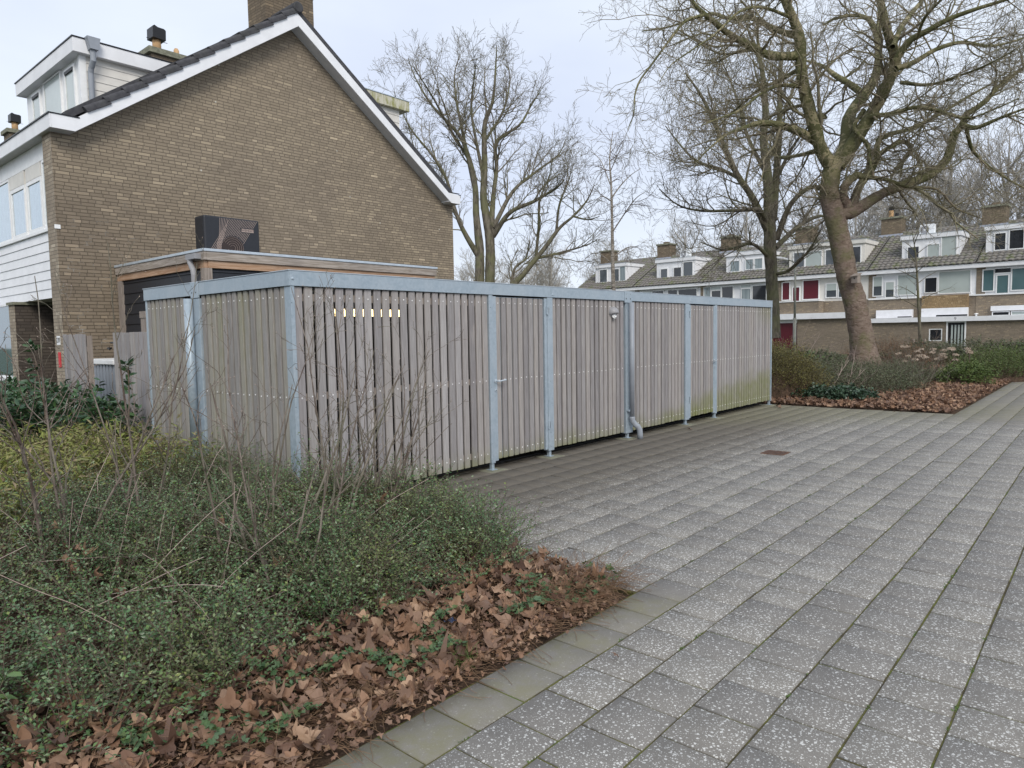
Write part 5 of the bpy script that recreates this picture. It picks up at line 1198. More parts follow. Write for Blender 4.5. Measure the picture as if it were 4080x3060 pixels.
FT = [ # x, y, scale, prototype, label
 (37.0, 43.0, .55, 1, 'bare tree close against the right edge of the brick house'), (41.0, 39.5, .5, 0, 'thin bare tree just right of the twin trunk tree'),
 (44.0, 36.5, .62, 2, 'rounded bare tree between the leaning tree and the birch'), (48.0, 37.5, .70, 1, 'upright bare tree left of the birch above the shed roof'),
 (56.5, 36.0, .72, 0, 'bare tree behind the leftmost chimney of the row'), (66.0, 33.5, .95, 0, 'bare tree rising behind the air conditioner dormer'),
 (66.0, 27.5, .85, 2, 'bare tree behind the roof left of the double trunk'), (68.0, 22.5, 1.0, 1, 'bare tree behind the roof right of the double trunk'),
 (66.0, 17.5, .95, 0, 'bare tree behind the roof left of the plane trunk'), (68.0, 13.5, 1.15, 2, 'bare tree behind the chimney with the orange pot'),
 (66.0, 10.5, 1.05, 1, 'bare tree above the roof right of the orange pot chimney'), (69.0, 7.0, 1.3, 0, 'tall bare tree above the rightmost row roof'),
 (66.0, 4.0, 1.15, 2, 'bare tree behind the last chimney at the right edge'), (70.0, 1.0, 1.3, 1, 'bare tree at the far right edge above the roofs'),
 (50.0, 47.0, .75, 2, 'faint bare tree far behind the twin trunk tree'),
 (52.5, 41.5, .66, 0, 'bare tree low on the horizon right of the leaning tree'), (60.0, 39.5, .72, 1, 'bare tree left of the leftmost row chimney'),
 (70.0, 29.5, 1.0, 1, 'bare tree behind the roof ridge left of the double trunk, farther back'), (71.0, 19.5, 1.1, 2, 'bare tree behind the ridge between the double trunk and the plane trunk'),
 (73.0, 15.5, 1.2, 1, 'bare tree far back behind the plane trunk fork'), (73.0, 11.5, 1.25, 0, 'bare tree far back to the right of the plane trunk'),
 (74.0, 5.5, 1.45, 2, 'bare tree far back above the rightmost dormer'), (68.0, -1.5, 1.3, 0, 'bare tree just inside the right photo edge far back'),
 (-14.0, 17.0, .8, 1, 'unseen bare tree left of the brick house, added to be mirrored in its upstairs window'), (-11.0, 23.0, .75, 2, 'broader unseen bare tree left of the brick house, added for its window reflections')]  # last two stand out of view, added for the window reflections
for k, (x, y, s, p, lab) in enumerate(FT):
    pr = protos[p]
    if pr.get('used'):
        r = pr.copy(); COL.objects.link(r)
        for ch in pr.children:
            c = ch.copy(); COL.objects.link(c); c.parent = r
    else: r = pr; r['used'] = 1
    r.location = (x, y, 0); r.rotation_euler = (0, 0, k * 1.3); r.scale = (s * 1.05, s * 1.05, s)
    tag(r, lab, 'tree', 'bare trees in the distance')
for p in protos:
    pass
for o in list(bpy.data.objects):
    if o.get('used'): del o['used']
# ------------------------------------------------------------------ leaves and low planting
def leaf_quads(C_, D_, N_, L_, W_, fold=.25, obovate=.45):
    """C base points (m,3), D direction, N normal, L length, W half width -> V (m*4), tris folded along the midrib"""
    S_ = nrmz(np.cross(D_, N_)); N_ = nrmz(np.cross(S_, D_)); L = L_[:, None]; W = W_[:, None]
    a = C_; b = C_ + D_ * L * obovate + S_ * W + N_ * W * fold; c = C_ + D_ * L; d = C_ + D_ * L * obovate - S_ * W + N_ * W * fold
    V = np.stack([a, b, c, d], 1).reshape(-1, 3); i = np.arange(len(C_))[:, None] * 4
    F = np.concatenate([i + np.array([[0, 1, 2]]), i + np.array([[0, 2, 3]])]); return V, F
def leaf_oval(C_, D_, N_, L_, W_, fold=.2, droop=.15):
    """six-sided pointed oval leaves, folded along the midrib, slightly drooping"""
    S_ = nrmz(np.cross(D_, N_)); N_ = nrmz(np.cross(S_, D_)); L = L_[:, None]; W = W_[:, None]
    def pt(t, s): return C_ + D_ * L * t + S_ * W * s + N_ * (abs(s) * W * fold - L * droop * t * t)
    P_ = [pt(0, 0), pt(.28, .85), pt(.62, .9), pt(1.0, 0), pt(.62, -.9), pt(.28, -.85), pt(.45, 0)]
    V = np.stack(P_, 1).reshape(-1, 3); i = np.arange(len(C_))[:, None] * 7
    F = np.concatenate([i + np.array([t]) for t in ([0, 1, 6], [1, 2, 6], [2, 3, 6], [3, 4, 6], [4, 5, 6], [5, 0, 6])]); return V, F
def shoots(base, dirs, L_, n, rng, wig=.1, grav=.06):
    P_ = np.empty((len(base), n, 3)); P_[:, 0] = base; d = dirs.copy(); st = (L_ / (n - 1))[:, None]
    for i in range(1, n):
        d = nrmz(d + rng.normal(size=d.shape) * wig + np.array([0, 0, -grav])); P_[:, i] = P_[:, i - 1] + d * st
    return P_
def leaves_on(P_, per, L0, L1, wr, rng, kind='quad', spread=1.0, t0=.1, fold=.25, flat=.6, droop=.15):
    m, n, _ = P_.shape; t = np.linspace(t0, 1, per)[None] + rng.normal(size=(m, per)) * .01; t = np.clip(t, 0, .999); f = t * (n - 1); i0 = f.astype(int); u = (f - i0)[..., None]
    ii = np.arange(m)[:, None]
    A = P_[ii, i0] * (1 - u) + P_[ii, i0 + 1] * u; T = nrmz(P_[ii, i0 + 1] - P_[ii, i0])
    upv = nrmz(np.array([0, 0, 1.]) * flat + rng.normal(size=A.shape) * .35); side = nrmz(np.cross(T, upv)) * np.where(np.arange(per) % 2, 1, -1)[None, :, None]
    D_ = nrmz(side * spread + T * .55 + rng.normal(size=A.shape) * .22); N_ = nrmz(upv + rng.normal(size=A.shape) * .25)
    L_ = (L0 + (L1 - L0) * rng.random((m, per))); A, D_, N_, L_ = A.reshape(-1, 3), D_.reshape(-1, 3), N_.reshape(-1, 3), L_.ravel()
    return (leaf_quads(A, D_, N_, L_, L_ * wr, fold) if kind == 'quad' else leaf_oval(A, D_, N_, L_, L_ * wr, fold, droop))
def in_poly(x, y, poly):
    c = np.zeros(len(x), bool); n = len(poly)
    for i in range(n):
        x0, y0 = poly[i]; x1, y1 = poly[(i + 1) % n]
        m_ = ((y0 > y) != (y1 > y)) & (x < (x1 - x0) * (y - y0) / (y1 - y0 + 1e-12) + x0); c ^= m_
    return c
def scatter(poly, n, rng, wt=None):
    xs = [p[0] for p in poly]; ys = [p[1] for p in poly]; out = np.zeros((0, 2))
    while len(out) < n:
        q = np.stack([rng.uniform(min(xs), max(xs), n * 2), rng.uniform(min(ys), max(ys), n * 2)], -1)
        q = q[in_poly(q[:, 0], q[:, 1], poly)]
        if wt is not None: q = q[rng.random(len(q)) < wt(q[:, 0], q[:, 1])]
        out = np.concatenate([out, q])
    return out[:n]
M['lonicera'] = mat_leaf('box_honeysuckle_leaf', [(.05, .105, .04), (.075, .155, .05), (.10, .20, .065), (.15, .24, .13), (.085, .17, .07), (.14, .23, .065), (.06, .13, .055), (.22, .29, .16), (.20, .26, .06)], .30, .5, .15, patch=((.20, .20, .06), (.12, .10, .06)))
M['lonstem'] = plain('shrub_stem', (.13, .10, .075), .8)
M['bamboo'] = mat_leaf('yellow_green_leaf', [(.17, .21, .05), (.25, .28, .07), (.21, .25, .06), (.30, .28, .10), (.14, .19, .05), (.34, .25, .16), (.27, .28, .09)], .5, .35, .2)
M['laurel'] = mat_leaf('laurel_leaf', [(.025, .06, .03), (.04, .09, .04), (.06, .125, .048), (.035, .08, .04), (.09, .17, .06)], .28, .5, .1)
M['litter'] = mat_leaf('fallen_plane_leaf', [(.10, .058, .042), (.17, .098, .068), (.24, .14, .09), (.32, .19, .12), (.22, .14, .10), (.13, .082, .062), (.44, .29, .19), (.18, .11, .08)], .6, .3, .1)
M['twig_red'] = mat_bark('brown_bare_stems', (0.09, 0.065, 0.055), (0.27, 0.23, 0.20), 14, (0.17, 0.17, 0.12), .4)
M['bud'] = plain('pale_bud', (.40, .31, .27), .5)
M['geranium'] = mat_leaf('geranium_leaf', [(.05, .10, .04), (.08, .14, .055), (.10, .16, .09), (.11, .15, .05)], .55, .3, .15)
M['cotoneaster'] = mat_leaf('low_green_leaf', [(.07, .095, .05), (.10, .13, .065), (.13, .155, .075), (.12, .12, .075), (.09, .11, .07)], .5, .35, .1)
M['hedge'] = mat_leaf('bright_hedge_leaf', [(.05, .095, .03), (.08, .135, .04), (.10, .16, .055), (.06, .11, .035)], .4, .4, .12)
M['ivy'] = mat_leaf('ivy_leaf', [(.028, .055, .032), (.042, .08, .045), (.06, .105, .06)], .35, .5, .08)
M['yellowbush'] = mat_leaf('olive_shrub_leaf', [(.13, .12, .035), (.19, .165, .05), (.155, .15, .05), (.11, .105, .04)], .6, .3, .15)
M['drybrown'] = mat_leaf('dry_brown_leaf', [(.20, .12, .07), (.28, .18, .11), (.15, .09, .055)], .7, .2, .1)
M['hydrangea'] = mat_leaf('dried_flower', [(.42, .33, .25), (.55, .46, .38), (.35, .27, .2)], .7, .2, .15)
M['junipergreen'] = mat_leaf('fresh_green_leaf', [(.06, .10, .025), (.10, .145, .04), (.13, .17, .05)], .5, .3, .12)
M['grassgreen'] = mat_leaf('grass_blade', [(.09, .15, .035), (.13, .19, .05), (.07, .12, .03)], .5, .3, .2)

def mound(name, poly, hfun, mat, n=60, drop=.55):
    """dark filler sheet added under the foliage so that it does not look hollow"""
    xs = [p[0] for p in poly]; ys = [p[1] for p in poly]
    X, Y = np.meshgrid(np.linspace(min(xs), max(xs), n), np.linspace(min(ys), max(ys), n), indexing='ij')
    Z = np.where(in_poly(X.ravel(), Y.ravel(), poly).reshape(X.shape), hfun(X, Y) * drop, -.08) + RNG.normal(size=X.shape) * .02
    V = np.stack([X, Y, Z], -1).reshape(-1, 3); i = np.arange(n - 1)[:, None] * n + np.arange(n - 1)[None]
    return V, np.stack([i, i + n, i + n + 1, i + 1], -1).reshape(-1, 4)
def evergreen(name, label, cat, poly, hfun, nshoot, Lr, per, leaf, mat, stemmat='lonstem', up=.5, grav=.06, kind='quad', group=None, seed=1, fold=.25, wr=.32, nseg=6, stemr=.0022, stuff=False, wt=None, droop=.15, wig=.1, inner=.55, lo=.35, spread=1.0, flat=.6, split=None):
    rng = np.random.default_rng(seed); q = scatter(poly, nshoot, rng, wt); H = hfun(q[:, 0], q[:, 1])
    z = H * (lo + (1.0 - lo) * rng.random(nshoot) ** .7); base = np.column_stack([q, z])
    e = .05; gx = (hfun(q[:, 0] + e, q[:, 1]) - H) / e; gy = (hfun(q[:, 0], q[:, 1] + e) - H) / e
    d = nrmz(np.column_stack([-gx, -gy, np.ones(nshoot)]) * .6 + rng.normal(size=(nshoot, 3)) * .55 + np.array([0, 0, up]))
    L_ = Lr[0] + (Lr[1] - Lr[0]) * rng.random(nshoot)
    P_ = shoots(base, d, L_, nseg, rng, wig, grav)
    root = empty(name, (0, 0, 0)); tag(root, label, cat, group)
    Rr = np.full(P_.shape[:2], stemr) * np.linspace(1, .5, nseg)[None]
    V, F = tubes_np(P_, Rr, 3); npmesh('stems', V, F, stemmat, root)
    V, F = leaves_on(P_, per, leaf[0], leaf[1], wr, rng, kind, fold=fold, droop=droop, spread=spread, flat=flat)
    V[:, 2] = np.maximum(V[:, 2], .004)
    npmesh('foliage', V, F, mat, root)
    V, F = mound(name, poly, hfun, 'soil', 50, inner); npmesh('inner_filler', V, F, 'soil', root, smooth=True)  # dark sheet added inside the plant to block the view through it
    return root
def bump_field(seed, sc=1.0, k=8):
    r = np.random.default_rng(seed); A = r.normal(size=(k, 2)) * sc; ph = r.random(k) * 6.28
    return lambda x, y: sum(np.sin(x * a[0] + y * a[1] + p) for a, p in zip(A, ph)) / k

# near evergreen shrubs: the big box honeysuckle mass, in three overlapping plants
bf = bump_field(3, 3.2); bf2 = bump_field(4, 8.0)
def edge_fall(x, y):
    f = np.clip((y - 2.75 - .15 * np.sin(x * 2.3) - .25 * np.exp(-(x - .3) ** 2)) / 1.5, 0, 1) ** .6
    g = np.clip((4.25 - x) / .9, 0, 1) ** .6
    h = np.clip((7.3 - y) / .6, 0, 1) ** .5
    return f * g * h
def hl(x, y): return np.clip((.24 + .10 * np.clip((y - 4) / 2.5, 0, 1) + .26 * bf(x, y) + .16 * bf2(x, y)) * edge_fall(x, y), .02, 2)
LS = 'small-leaved evergreen shrubs in the near bed'
LK = dict(flat=1.1, spread=1.3, grav=.09, wig=.08, wr=.30, inner=.35, lo=.15, stemr=.0024, wt=lambda x, y: np.clip(.62 + 1.3 * bf2(x, y) + .6 * bf(x, y), .12, 1))
evergreen('evergreen_shrub', 'dense small-leaved evergreen shrub at the lower left edge of the photo', 'shrub', [(-2.2, 3.5), (1.5, 2.95), (1.9, 5.0), (.6, 5.9), (-2.2, 6.0)], hl, 3600, (.20, .55), 24, (.014, .027), 'lonicera', seed=31, group=LS, up=.25, **LK)
evergreen('evergreen_shrub', 'spreading small-leaved evergreen shrub around the bare stems, reaching over the pavers', 'shrub', [(1.3, 2.98), (2.6, 3.15), (3.45, 3.0), (4.0, 3.5), (4.15, 4.4), (3.7, 5.2), (1.8, 5.1)], hl, 3300, (.20, .55), 24, (.014, .027), 'lonicera', seed=32, group=LS, up=.25, **LK)
evergreen('evergreen_shrub', 'small-leaved evergreen shrub growing against the shed wall below the corner post', 'shrub', [(1.6, 4.9), (3.9, 5.0), (4.1, 5.6), (3.45, 5.75), (3.3, 7.4), (2.2, 7.3), (1.2, 5.9)], hl, 3600, (.16, .42), 18, (.014, .024), 'lonicera', seed=33, group=LS, up=.25, **LK)
def hb(x, y): return np.clip(.50 + .08 * bf(x, y) - .12 * np.clip((7.2 - y) / 1.5, 0, 1), .05, 2) * np.clip((3.5 - x) / .35, 0.1, 1) ** .5 * np.clip((10.2 - y) / .5, 0.1, 1)
evergreen('dwarf_bamboo', 'low yellow-green bamboo-like clump left of the shed drainpipe', 'bamboo', [(-.8, 6.0), (1.4, 5.7), (2.3, 6.9), (3.45, 7.2), (3.45, 9.6), (2.2, 10.2), (-.8, 9.0)], hb, 3000, (.18, .40), 9, (.055, .10), 'bamboo', up=.35, grav=.14, kind='oval', wr=.11, seed=34, droop=.3, spread=.8)
def hla(x, y): return np.clip(.80 + .10 * bf(x, y) + .12 * np.clip((y - 11) / 2, 0, 1), .05, 2) * np.clip((y - 8.6) / .8, 0, 1) ** .5 * np.clip((3.75 - x) / .3, 0.1, 1) ** .5
evergreen('laurel_bush', 'dark glossy broad-leaved laurel bush in front of the house porch', 'bush', [(-1.0, 9.9), (2.3, 10.2), (3.5, 8.9), (3.75, 9.6), (3.7, 13.2), (-1.0, 14.5)], hla, 1500, (.18, .36), 9, (.085, .135), 'laurel', up=.6, grav=.02, kind='oval', wr=.20, seed=35, stemr=.005, droop=.12, spread=1.0)
def sprig(x, y, z0, h, lean, seed, lab):
    rng = np.random.default_rng(seed); P_ = shoots(np.array([[x, y, z0]]), np.array([[lean[0], lean[1], 1.0]]) / np.linalg.norm([lean[0], lean[1], 1]), np.array([h]), 8, rng, .06, .0)
    c, cr_ = spawn(P_, np.full((1, 8), .008), 7, .15, .3, 40, 5, .8, .08, .3, .45, rng=rng, perlen=True)
    r = empty('laurel_shoot', (0, 0, 0)); tag(r, lab, 'shoot', 'tall laurel shoots above the bush')
    Vs, Fs = batch([(P_, np.full((1, 8), .008), 6), (c, cr_, 4)]); npmesh('stem', Vs, Fs, 'lonstem', r)
    V, F = leaves_on(np.concatenate([P_[:, [1, 2, 3, 4, 6]][:, [2, 3, 4]][:, [0, 1, 2]], c[:, [0, 2, 4]]]), 10, .09, .13, .2, rng, 'oval'); npmesh('foliage', V, F, 'laurel', r)
sprig(2.75, 10.2, .6, .95, (.02, .0), 1, 'tall leafy laurel shoot in front of the fence panel below the house number')
sprig(3.25, 9.0, .6, .75, (.25, -.15), 2, 'dark leafy laurel shoot leaning against the shed end')
# rhododendron at the left edge, low
def hr_(x, y): return np.full_like(x, .26)
evergreen('rhododendron', 'little glossy rhododendron sprig at the bottom left edge', 'plant', [(.30, 3.42), (.58, 3.20), (.70, 3.40), (.45, 3.62)], hr_, 16, (.10, .18), 8, (.06, .085), M.setdefault('rhodo', mat_leaf('rhododendron_leaf', [(.09, .16, .05), (.13, .21, .07)], .35, .4, .1)), up=.8, kind='oval', wr=.2, seed=36, stemr=.004, inner=.05)

# bare multi-stem shrubs
def bare_shrub(x, y, n, H, spread, seed, lab, lean=(0, 0)):
    rng = np.random.default_rng(seed); base = np.column_stack([x + rng.normal(size=n) * .10, y + rng.normal(size=n) * .10, np.full(n, .02)])
    a = rng.random(n) * 6.28; s = spread * (.3 + .9 * rng.random(n))
    d = nrmz(np.column_stack([np.cos(a) * s + lean[0], np.sin(a) * s + lean[1], np.ones(n)])); L_ = H * (.72 + .35 * rng.random(n))
    P_ = shoots(base, d, L_, 14, rng, .055, -.012); R_ = (.0105 * (.8 + .5 * rng.random(n)))[:, None] * np.linspace(1, .22, 14)[None]
    c1 = spawn(P_, R_, 5.0, .25, .8, 38, 8, .62, .16, .14, .22, rng=rng, taper=.4)
    c2 = spawn(c1[0], c1[1], 6, .08, .28, 45, 5, .7, .18, .08, .15, rng=rng, taper=.5)
    c3 = spawn(c2[0], c2[1], 7, .02, .07, 48, 3, .9, .15, .05, .2, rng=rng, taper=.7)
    for r_ in (c1[1], c2[1], c3[1]): np.maximum(r_, .0015, out=r_)
    root = empty('bare_shrub', (x, y, 0)); off = np.array([x, y, 0.]); tag(root, lab, 'shrub', 'bare twiggy shrubs in the near bed')
    V, F = tubes_np(P_ - off, R_, 7); npmesh('main_stems', V, F, 'twig_red', root, True)
    V, F = batch([(c1[0] - off, c1[1], 4), (c2[0] - off, c2[1], 3), (c3[0] - off, c3[1], 3)]); npmesh('twigs', V, F, 'twig_red', root)
    # pointed buds
    e = np.concatenate([c3[0][::2, -1], c2[0][:, -1]]); T = np.concatenate([nrmz(c3[0][::2, -1] - c3[0][::2, -2]), nrmz(c2[0][:, -1] - c2[0][:, -2])])
    P3 = np.stack([e, e + T * .004, e + T * .010], 1) - off; R3 = np.tile(np.array([.0014, .0024, .0006]), (len(e), 1))
    V, F = tubes_np(P3, R3, 4); o = npmesh('buds', V, F, 'bud', root); o['kind'] = 'stuff'
bare_shrub(1.50, 5.35, 5, 2.1, .30, 41, 'tall bare shrub with greenish stems before the laurel, leftmost')
bare_shrub(1.95, 5.45, 5, 2.2, .32, 42, 'bare shrub whose stems reach the fence top, second from the left')
bare_shrub(2.35, 4.25, 6, 1.85, .40, 43, 'bare shrub in the middle, before the shed drainpipe')
bare_shrub(2.85, 4.40, 6, 1.95, .42, 44, 'bare shrub whose twigs cross the corner post of the shed', (.08, 0))
bare_shrub(3.40, 4.55, 8, 1.55, .48, 45, 'low dense bare shrub in front of the open slats', (.22, -.05))
bare_shrub(2.25, 3.95, 4, 1.3, .5, 46, 'sparse bare shrub with the lowest grey fork, nearest the camera', (.1, .05))

# fallen leaves: lobed plane leaves, curled
def lobed(nl=22):
    t = np.linspace(0, 2 * np.pi, nl, endpoint=False)
    r = .55 + .30 * np.abs(np.cos(2.5 * t)) ** 1.2 * (1.1 - .35 * np.cos(t)) + .05 * np.cos(15 * t)
    r *= np.where(np.abs(t - np.pi) < .4, .55, 1)
    return np.stack([r * np.cos(t), r * np.sin(t)], -1)
OUT = lobed()
def litter(name, poly, n, s0, s1, rng, zf, mat='litter', lab=None, cat=None, outline=OUT, tilt=.42, curl=(.3, 1.7), kind='stuff', wt=None, lift=.015, thin=1):
    q = scatter(poly, n, rng, wt); ol = outline[::thin]; k = len(ol)
    s = (s0 + (s1 - s0) * rng.random(n) ** 1.5) * .5
    mid = ol * .55
    P2 = np.concatenate([[[0, 0]], mid, ol]); K = len(P2)
    X = P2[None, :, 0] * s[:, None] * (.8 + .4 * rng.random((n, 1))); Y = P2[None, :, 1] * s[:, None]
    c1 = rng.uniform(*curl, (n, 1)) * rng.choice([-1, 1], (n, 1), p=[.35, .65]); ax = rng.random((n, 1)) * 3.14
    U = X * np.cos(ax) + Y * np.sin(ax); W = -X * np.sin(ax) + Y * np.cos(ax)
    Z = c1 * U ** 2 / s[:, None] + rng.uniform(-.5, .5, (n, 1)) * W ** 2 / s[:, None] + rng.normal(size=(n, K)) * .07 * s[:, None]
    V = np.stack([X, Y, Z], -1)
    a, b, g = rng.normal(size=n) * tilt, rng.normal(size=n) * tilt, rng.random(n) * 6.28
    ca, sa, cb, sb, cg, sg = np.cos(a), np.sin(a), np.cos(b), np.sin(b), np.cos(g), np.sin(g)
    def rot(M_): return np.einsum('nij,nkj->nki', M_, V)
    I = np.zeros(n); O = np.ones(n)
    Rz = np.stack([np.stack([cg, -sg, I], -1), np.stack([sg, cg, I], -1), np.stack([I, I, O], -1)], 1)
    Rx = np.stack([np.stack([O, I, I], -1), np.stack([I, ca, -sa], -1), np.stack([I, sa, ca], -1)], 1)
    Ry = np.stack([np.stack([cb, I, sb], -1), np.stack([I, O, I], -1), np.stack([-sb, I, cb], -1)], 1)
    V = np.einsum('nij,nkj->nki', Rx @ Ry @ Rz, V)
    V += np.column_stack([q, zf(q[:, 0], q[:, 1]) + lift + rng.random(n) * lift * 2])[:, None]
    V[:, :, 2] = np.maximum(V[:, :, 2], (zf(q[:, 0], q[:, 1]) + .003)[:, None])
    j = np.arange(k); j2 = (j + 1) % k
    f1 = np.stack([np.zeros(k, int), 1 + j, 1 + j2], -1); f2 = np.stack([1 + j, 1 + k + j, 1 + k + j2, 1 + j2], -1)
    o = (np.arange(n) * K)[:, None, None]
    ob = npmesh(name, V.reshape(-1, 3), [(f1[None] + o).reshape(-1, 3), (f2[None] + o).reshape(-1, 4)], mat, smooth=True)
    tag(ob, lab, cat, None, kind); return ob
zs = lambda x, y: np.full_like(x, .012)
rng = np.random.default_rng(51)
litter('leaf_litter', [(-2, 2.30), (3.45, 2.30), (3.78, 2.5), (3.82, 3.4), (3.2, 3.35), (1.5, 3.2), (.3, 3.9), (-2, 4.2)], 2500, .05, .14, rng, lambda x, y: .012 + .05 * np.clip((y - 2.3) / .5, 0, 1), lab='brown curled plane leaves covering the soil along the near pavement edge', cat='fallen leaves')
litter('leaf_litter', [(-2, 2.22), (3.5, 2.22), (3.78, 2.5), (3.82, 3.1), (-2, 3.3)], 5200, .02, .055, rng, lambda x, y: .006 + .03 * np.clip((y - 2.27) / .5, 0, 1), lab='crumbled small brown leaf fragments along the near pavement edge', cat='leaf fragments', thin=2, tilt=.4)
litter('leaf_litter', [(-1, 3.3), (3.9, 3.2), (4.0, 5.3), (-1, 6.5)], 130, .09, .15, rng, lambda x, y: hl(x, y) * .92, lab='single brown leaves caught in the evergreen shrubs', cat='fallen leaves', tilt=.8, curl=(.6, 2.0))
farz = lambda x, y: .02 + .05 * np.clip((x - 15.4) / 1.0, 0, 1) * np.clip((y - 2.25) / .6, 0, 1)
litter('leaf_litter', [(15.38, 2.3), (15.38, 6.2), (17.2, 6.2), (18.5, 4.0), (27, 3.6), (27, 2.3)], 7000, .07, .17, rng, farz, lab='brown plane leaves covering the bed beyond the pavement', cat='fallen leaves', thin=2, tilt=.6)
litter('leaf_litter', [(17, 3.0), (32, 2.4), (32, 9), (17, 9)], 2500, .08, .18, rng, lambda x, y: x * 0 + .08, lab='scattered brown leaves under the far shrubs', cat='fallen leaves', thin=3, tilt=.6)
for (x, y, s, l) in ((14.68, 5.33, .17, 'single curled brown leaf on the green pavers by the shed corner'), (10.72, 5.35, .11, 'small brown leaf lying by the second post of the shed'), (2.93, 1.86, .06, 'small orange-brown leaf lying on the nearest pavers'), (15.0, 3.2, .05, 'tiny dark leaf on the paver edge of the far bed')):
    litter('fallen_leaf', [(x, y), (x + .02, y), (x + .02, y + .02), (x, y + .02)], 1, s, s, rng, zs, lab=l, cat='leaf', kind=None, tilt=.25, curl=(.8, 1.2), lift=.006)
# geranium patches, dead stalks, grass
ger = lobed(20) ; ger = ger * np.array([1, 1])
litter('geranium_patch', [(.8, 2.5), (2.2, 2.45), (3.5, 2.45), (3.7, 2.7), (2.4, 3.1), (1.0, 3.0)], 900, .025, .055, rng, lambda x, y: .06 + .05 * np.sin(x * 9) * np.sin(y * 11), 'geranium', 'green lobed geranium leaves scattered through the leaf litter', 'geranium', tilt=.35, curl=(.1, .5), wt=lambda x, y: (np.sin(x * 7.3 + 1) * np.sin(y * 9.1) > -.1) * 1.0)
litter('geranium_patch', [(3.25, 2.32), (3.85, 2.38), (3.95, 2.75), (3.4, 2.75)], 110, .03, .06, rng, lambda x, y: .05 + x * 0, 'geranium', 'green geranium leaves at the tip of the near bed', 'geranium', tilt=.5, curl=(.1, .6))
def stalks(name, poly, n, L0, L1, mat, lab, cat, seed, r=.0013, up=.1, zz=.04, kind='stuff', wig=.16, grav=.03):
    rng = np.random.default_rng(seed); q = scatter(poly, n, rng); d = nrmz(np.column_stack([rng.normal(size=(n, 2)), np.abs(rng.normal(size=n)) * up + up * .3])); base = np.column_stack([q, zz * rng.random(n) + .01])
    P_ = shoots(base, d, L0 + (L1 - L0) * rng.random(n), 7, rng, wig, grav); P_[:, :, 2] = np.maximum(P_[:, :, 2], .006)
    V, F = tubes_np(P_, np.full(P_.shape[:2], r), 3); tag(npmesh(name, V, F, mat), lab, cat, None, kind)
stalks('dead_stalks', [(.6, 2.32), (3.6, 2.3), (3.9, 2.6), (3.6, 3.0), (.6, 3.2)], 3200, .08, .32, 'drybrown', 'thin dead brown stalks tangled over the leaf litter', 'stalks', 61, .0011)
stalks('dead_stalks', [(3.1, 2.28), (3.85, 2.3), (3.98, 2.7), (3.3, 2.8)], 700, .08, .28, 'drybrown', 'tangle of reddish dead stalks at the tip of the near bed', 'stalks', 62, .0012, zz=.09)
stalks('dead_stalks', [(3.3, 2.4), (3.9, 2.4), (3.9, 3.3), (3.5, 3.3)], 40, .2, .38, 'twig_red', 'upright thin seed stalks at the edge of the near bed', 'stalks', 63, .0010, up=2.2, wig=.08)
stalks('dry_canes', [(-.5, 3.4), (3.2, 3.4), (3.2, 5.6), (-.5, 5.6)], 90, .4, .9, 'bud', 'pale dry canes poking through the evergreen shrubs', 'canes', 64, .0022, up=.9, zz=.3, wig=.06)
stalks('grass_tuft', [(2.28, 2.36), (2.42, 2.34), (2.44, 2.44), (2.30, 2.46)], 60, .04, .09, 'grassgreen', 'small fresh grass tuft at the near pavement edge', 'grass', 65, .0013, up=1.0)
# tiny weeds in the paver joints
def joint_weeds():
    rng = np.random.default_rng(71); C_ = []
    for r in range(-3, 9):
        y = 1.974 - .3 * r
        for _ in range(7): 
            x = rng.uniform(1.5, 9.0); k = rng.integers(6, 26); C_.append(np.column_stack([x + rng.normal(size=k) * .02, y + rng.normal(size=k) * .004, np.full(k, -.004)]))
    C_ = np.concatenate(C_); n = len(C_); D_ = nrmz(np.column_stack([rng.normal(size=(n, 2)), .4 + np.abs(rng.normal(size=n)) * .5])); N_ = nrmz(np.column_stack([rng.normal(size=(n, 2)) * .4, np.ones(n)]))
    V, F = leaf_quads(C_, D_, N_, .006 + .010 * rng.random(n), .002 + .002 * rng.random(n))
    tag(npmesh('joint_weeds', V, F, 'grassgreen'), 'tiny green weeds growing in the joints of the pavers', 'weeds', None, 'stuff')
joint_weeds()
# litter: dark crumpled wrapper
w = MB(); rr = random.Random(5)
for i in range(5):
    for j in range(5): w.v.append((i * .014 + rr.uniform(-.004, .004), j * .012 + rr.uniform(-.004, .004), .01 + rr.uniform(0, .02)))
for i in range(4):
    for j in range(4): w.f.append((i * 5 + j, i * 5 + 5 + j, i * 5 + 6 + j, i * 5 + 1 + j)); w.mi.append(0)
M['wrapper'] = plain('shiny_dark_wrapper', (.02, .03, .07), .15, .3)
o = w.build('wrapper', 'wrapper'); o.location = (2.52, 2.66, .10); tag(o, 'small crumpled dark blue wrapper among the brown leaves', 'wrapper')

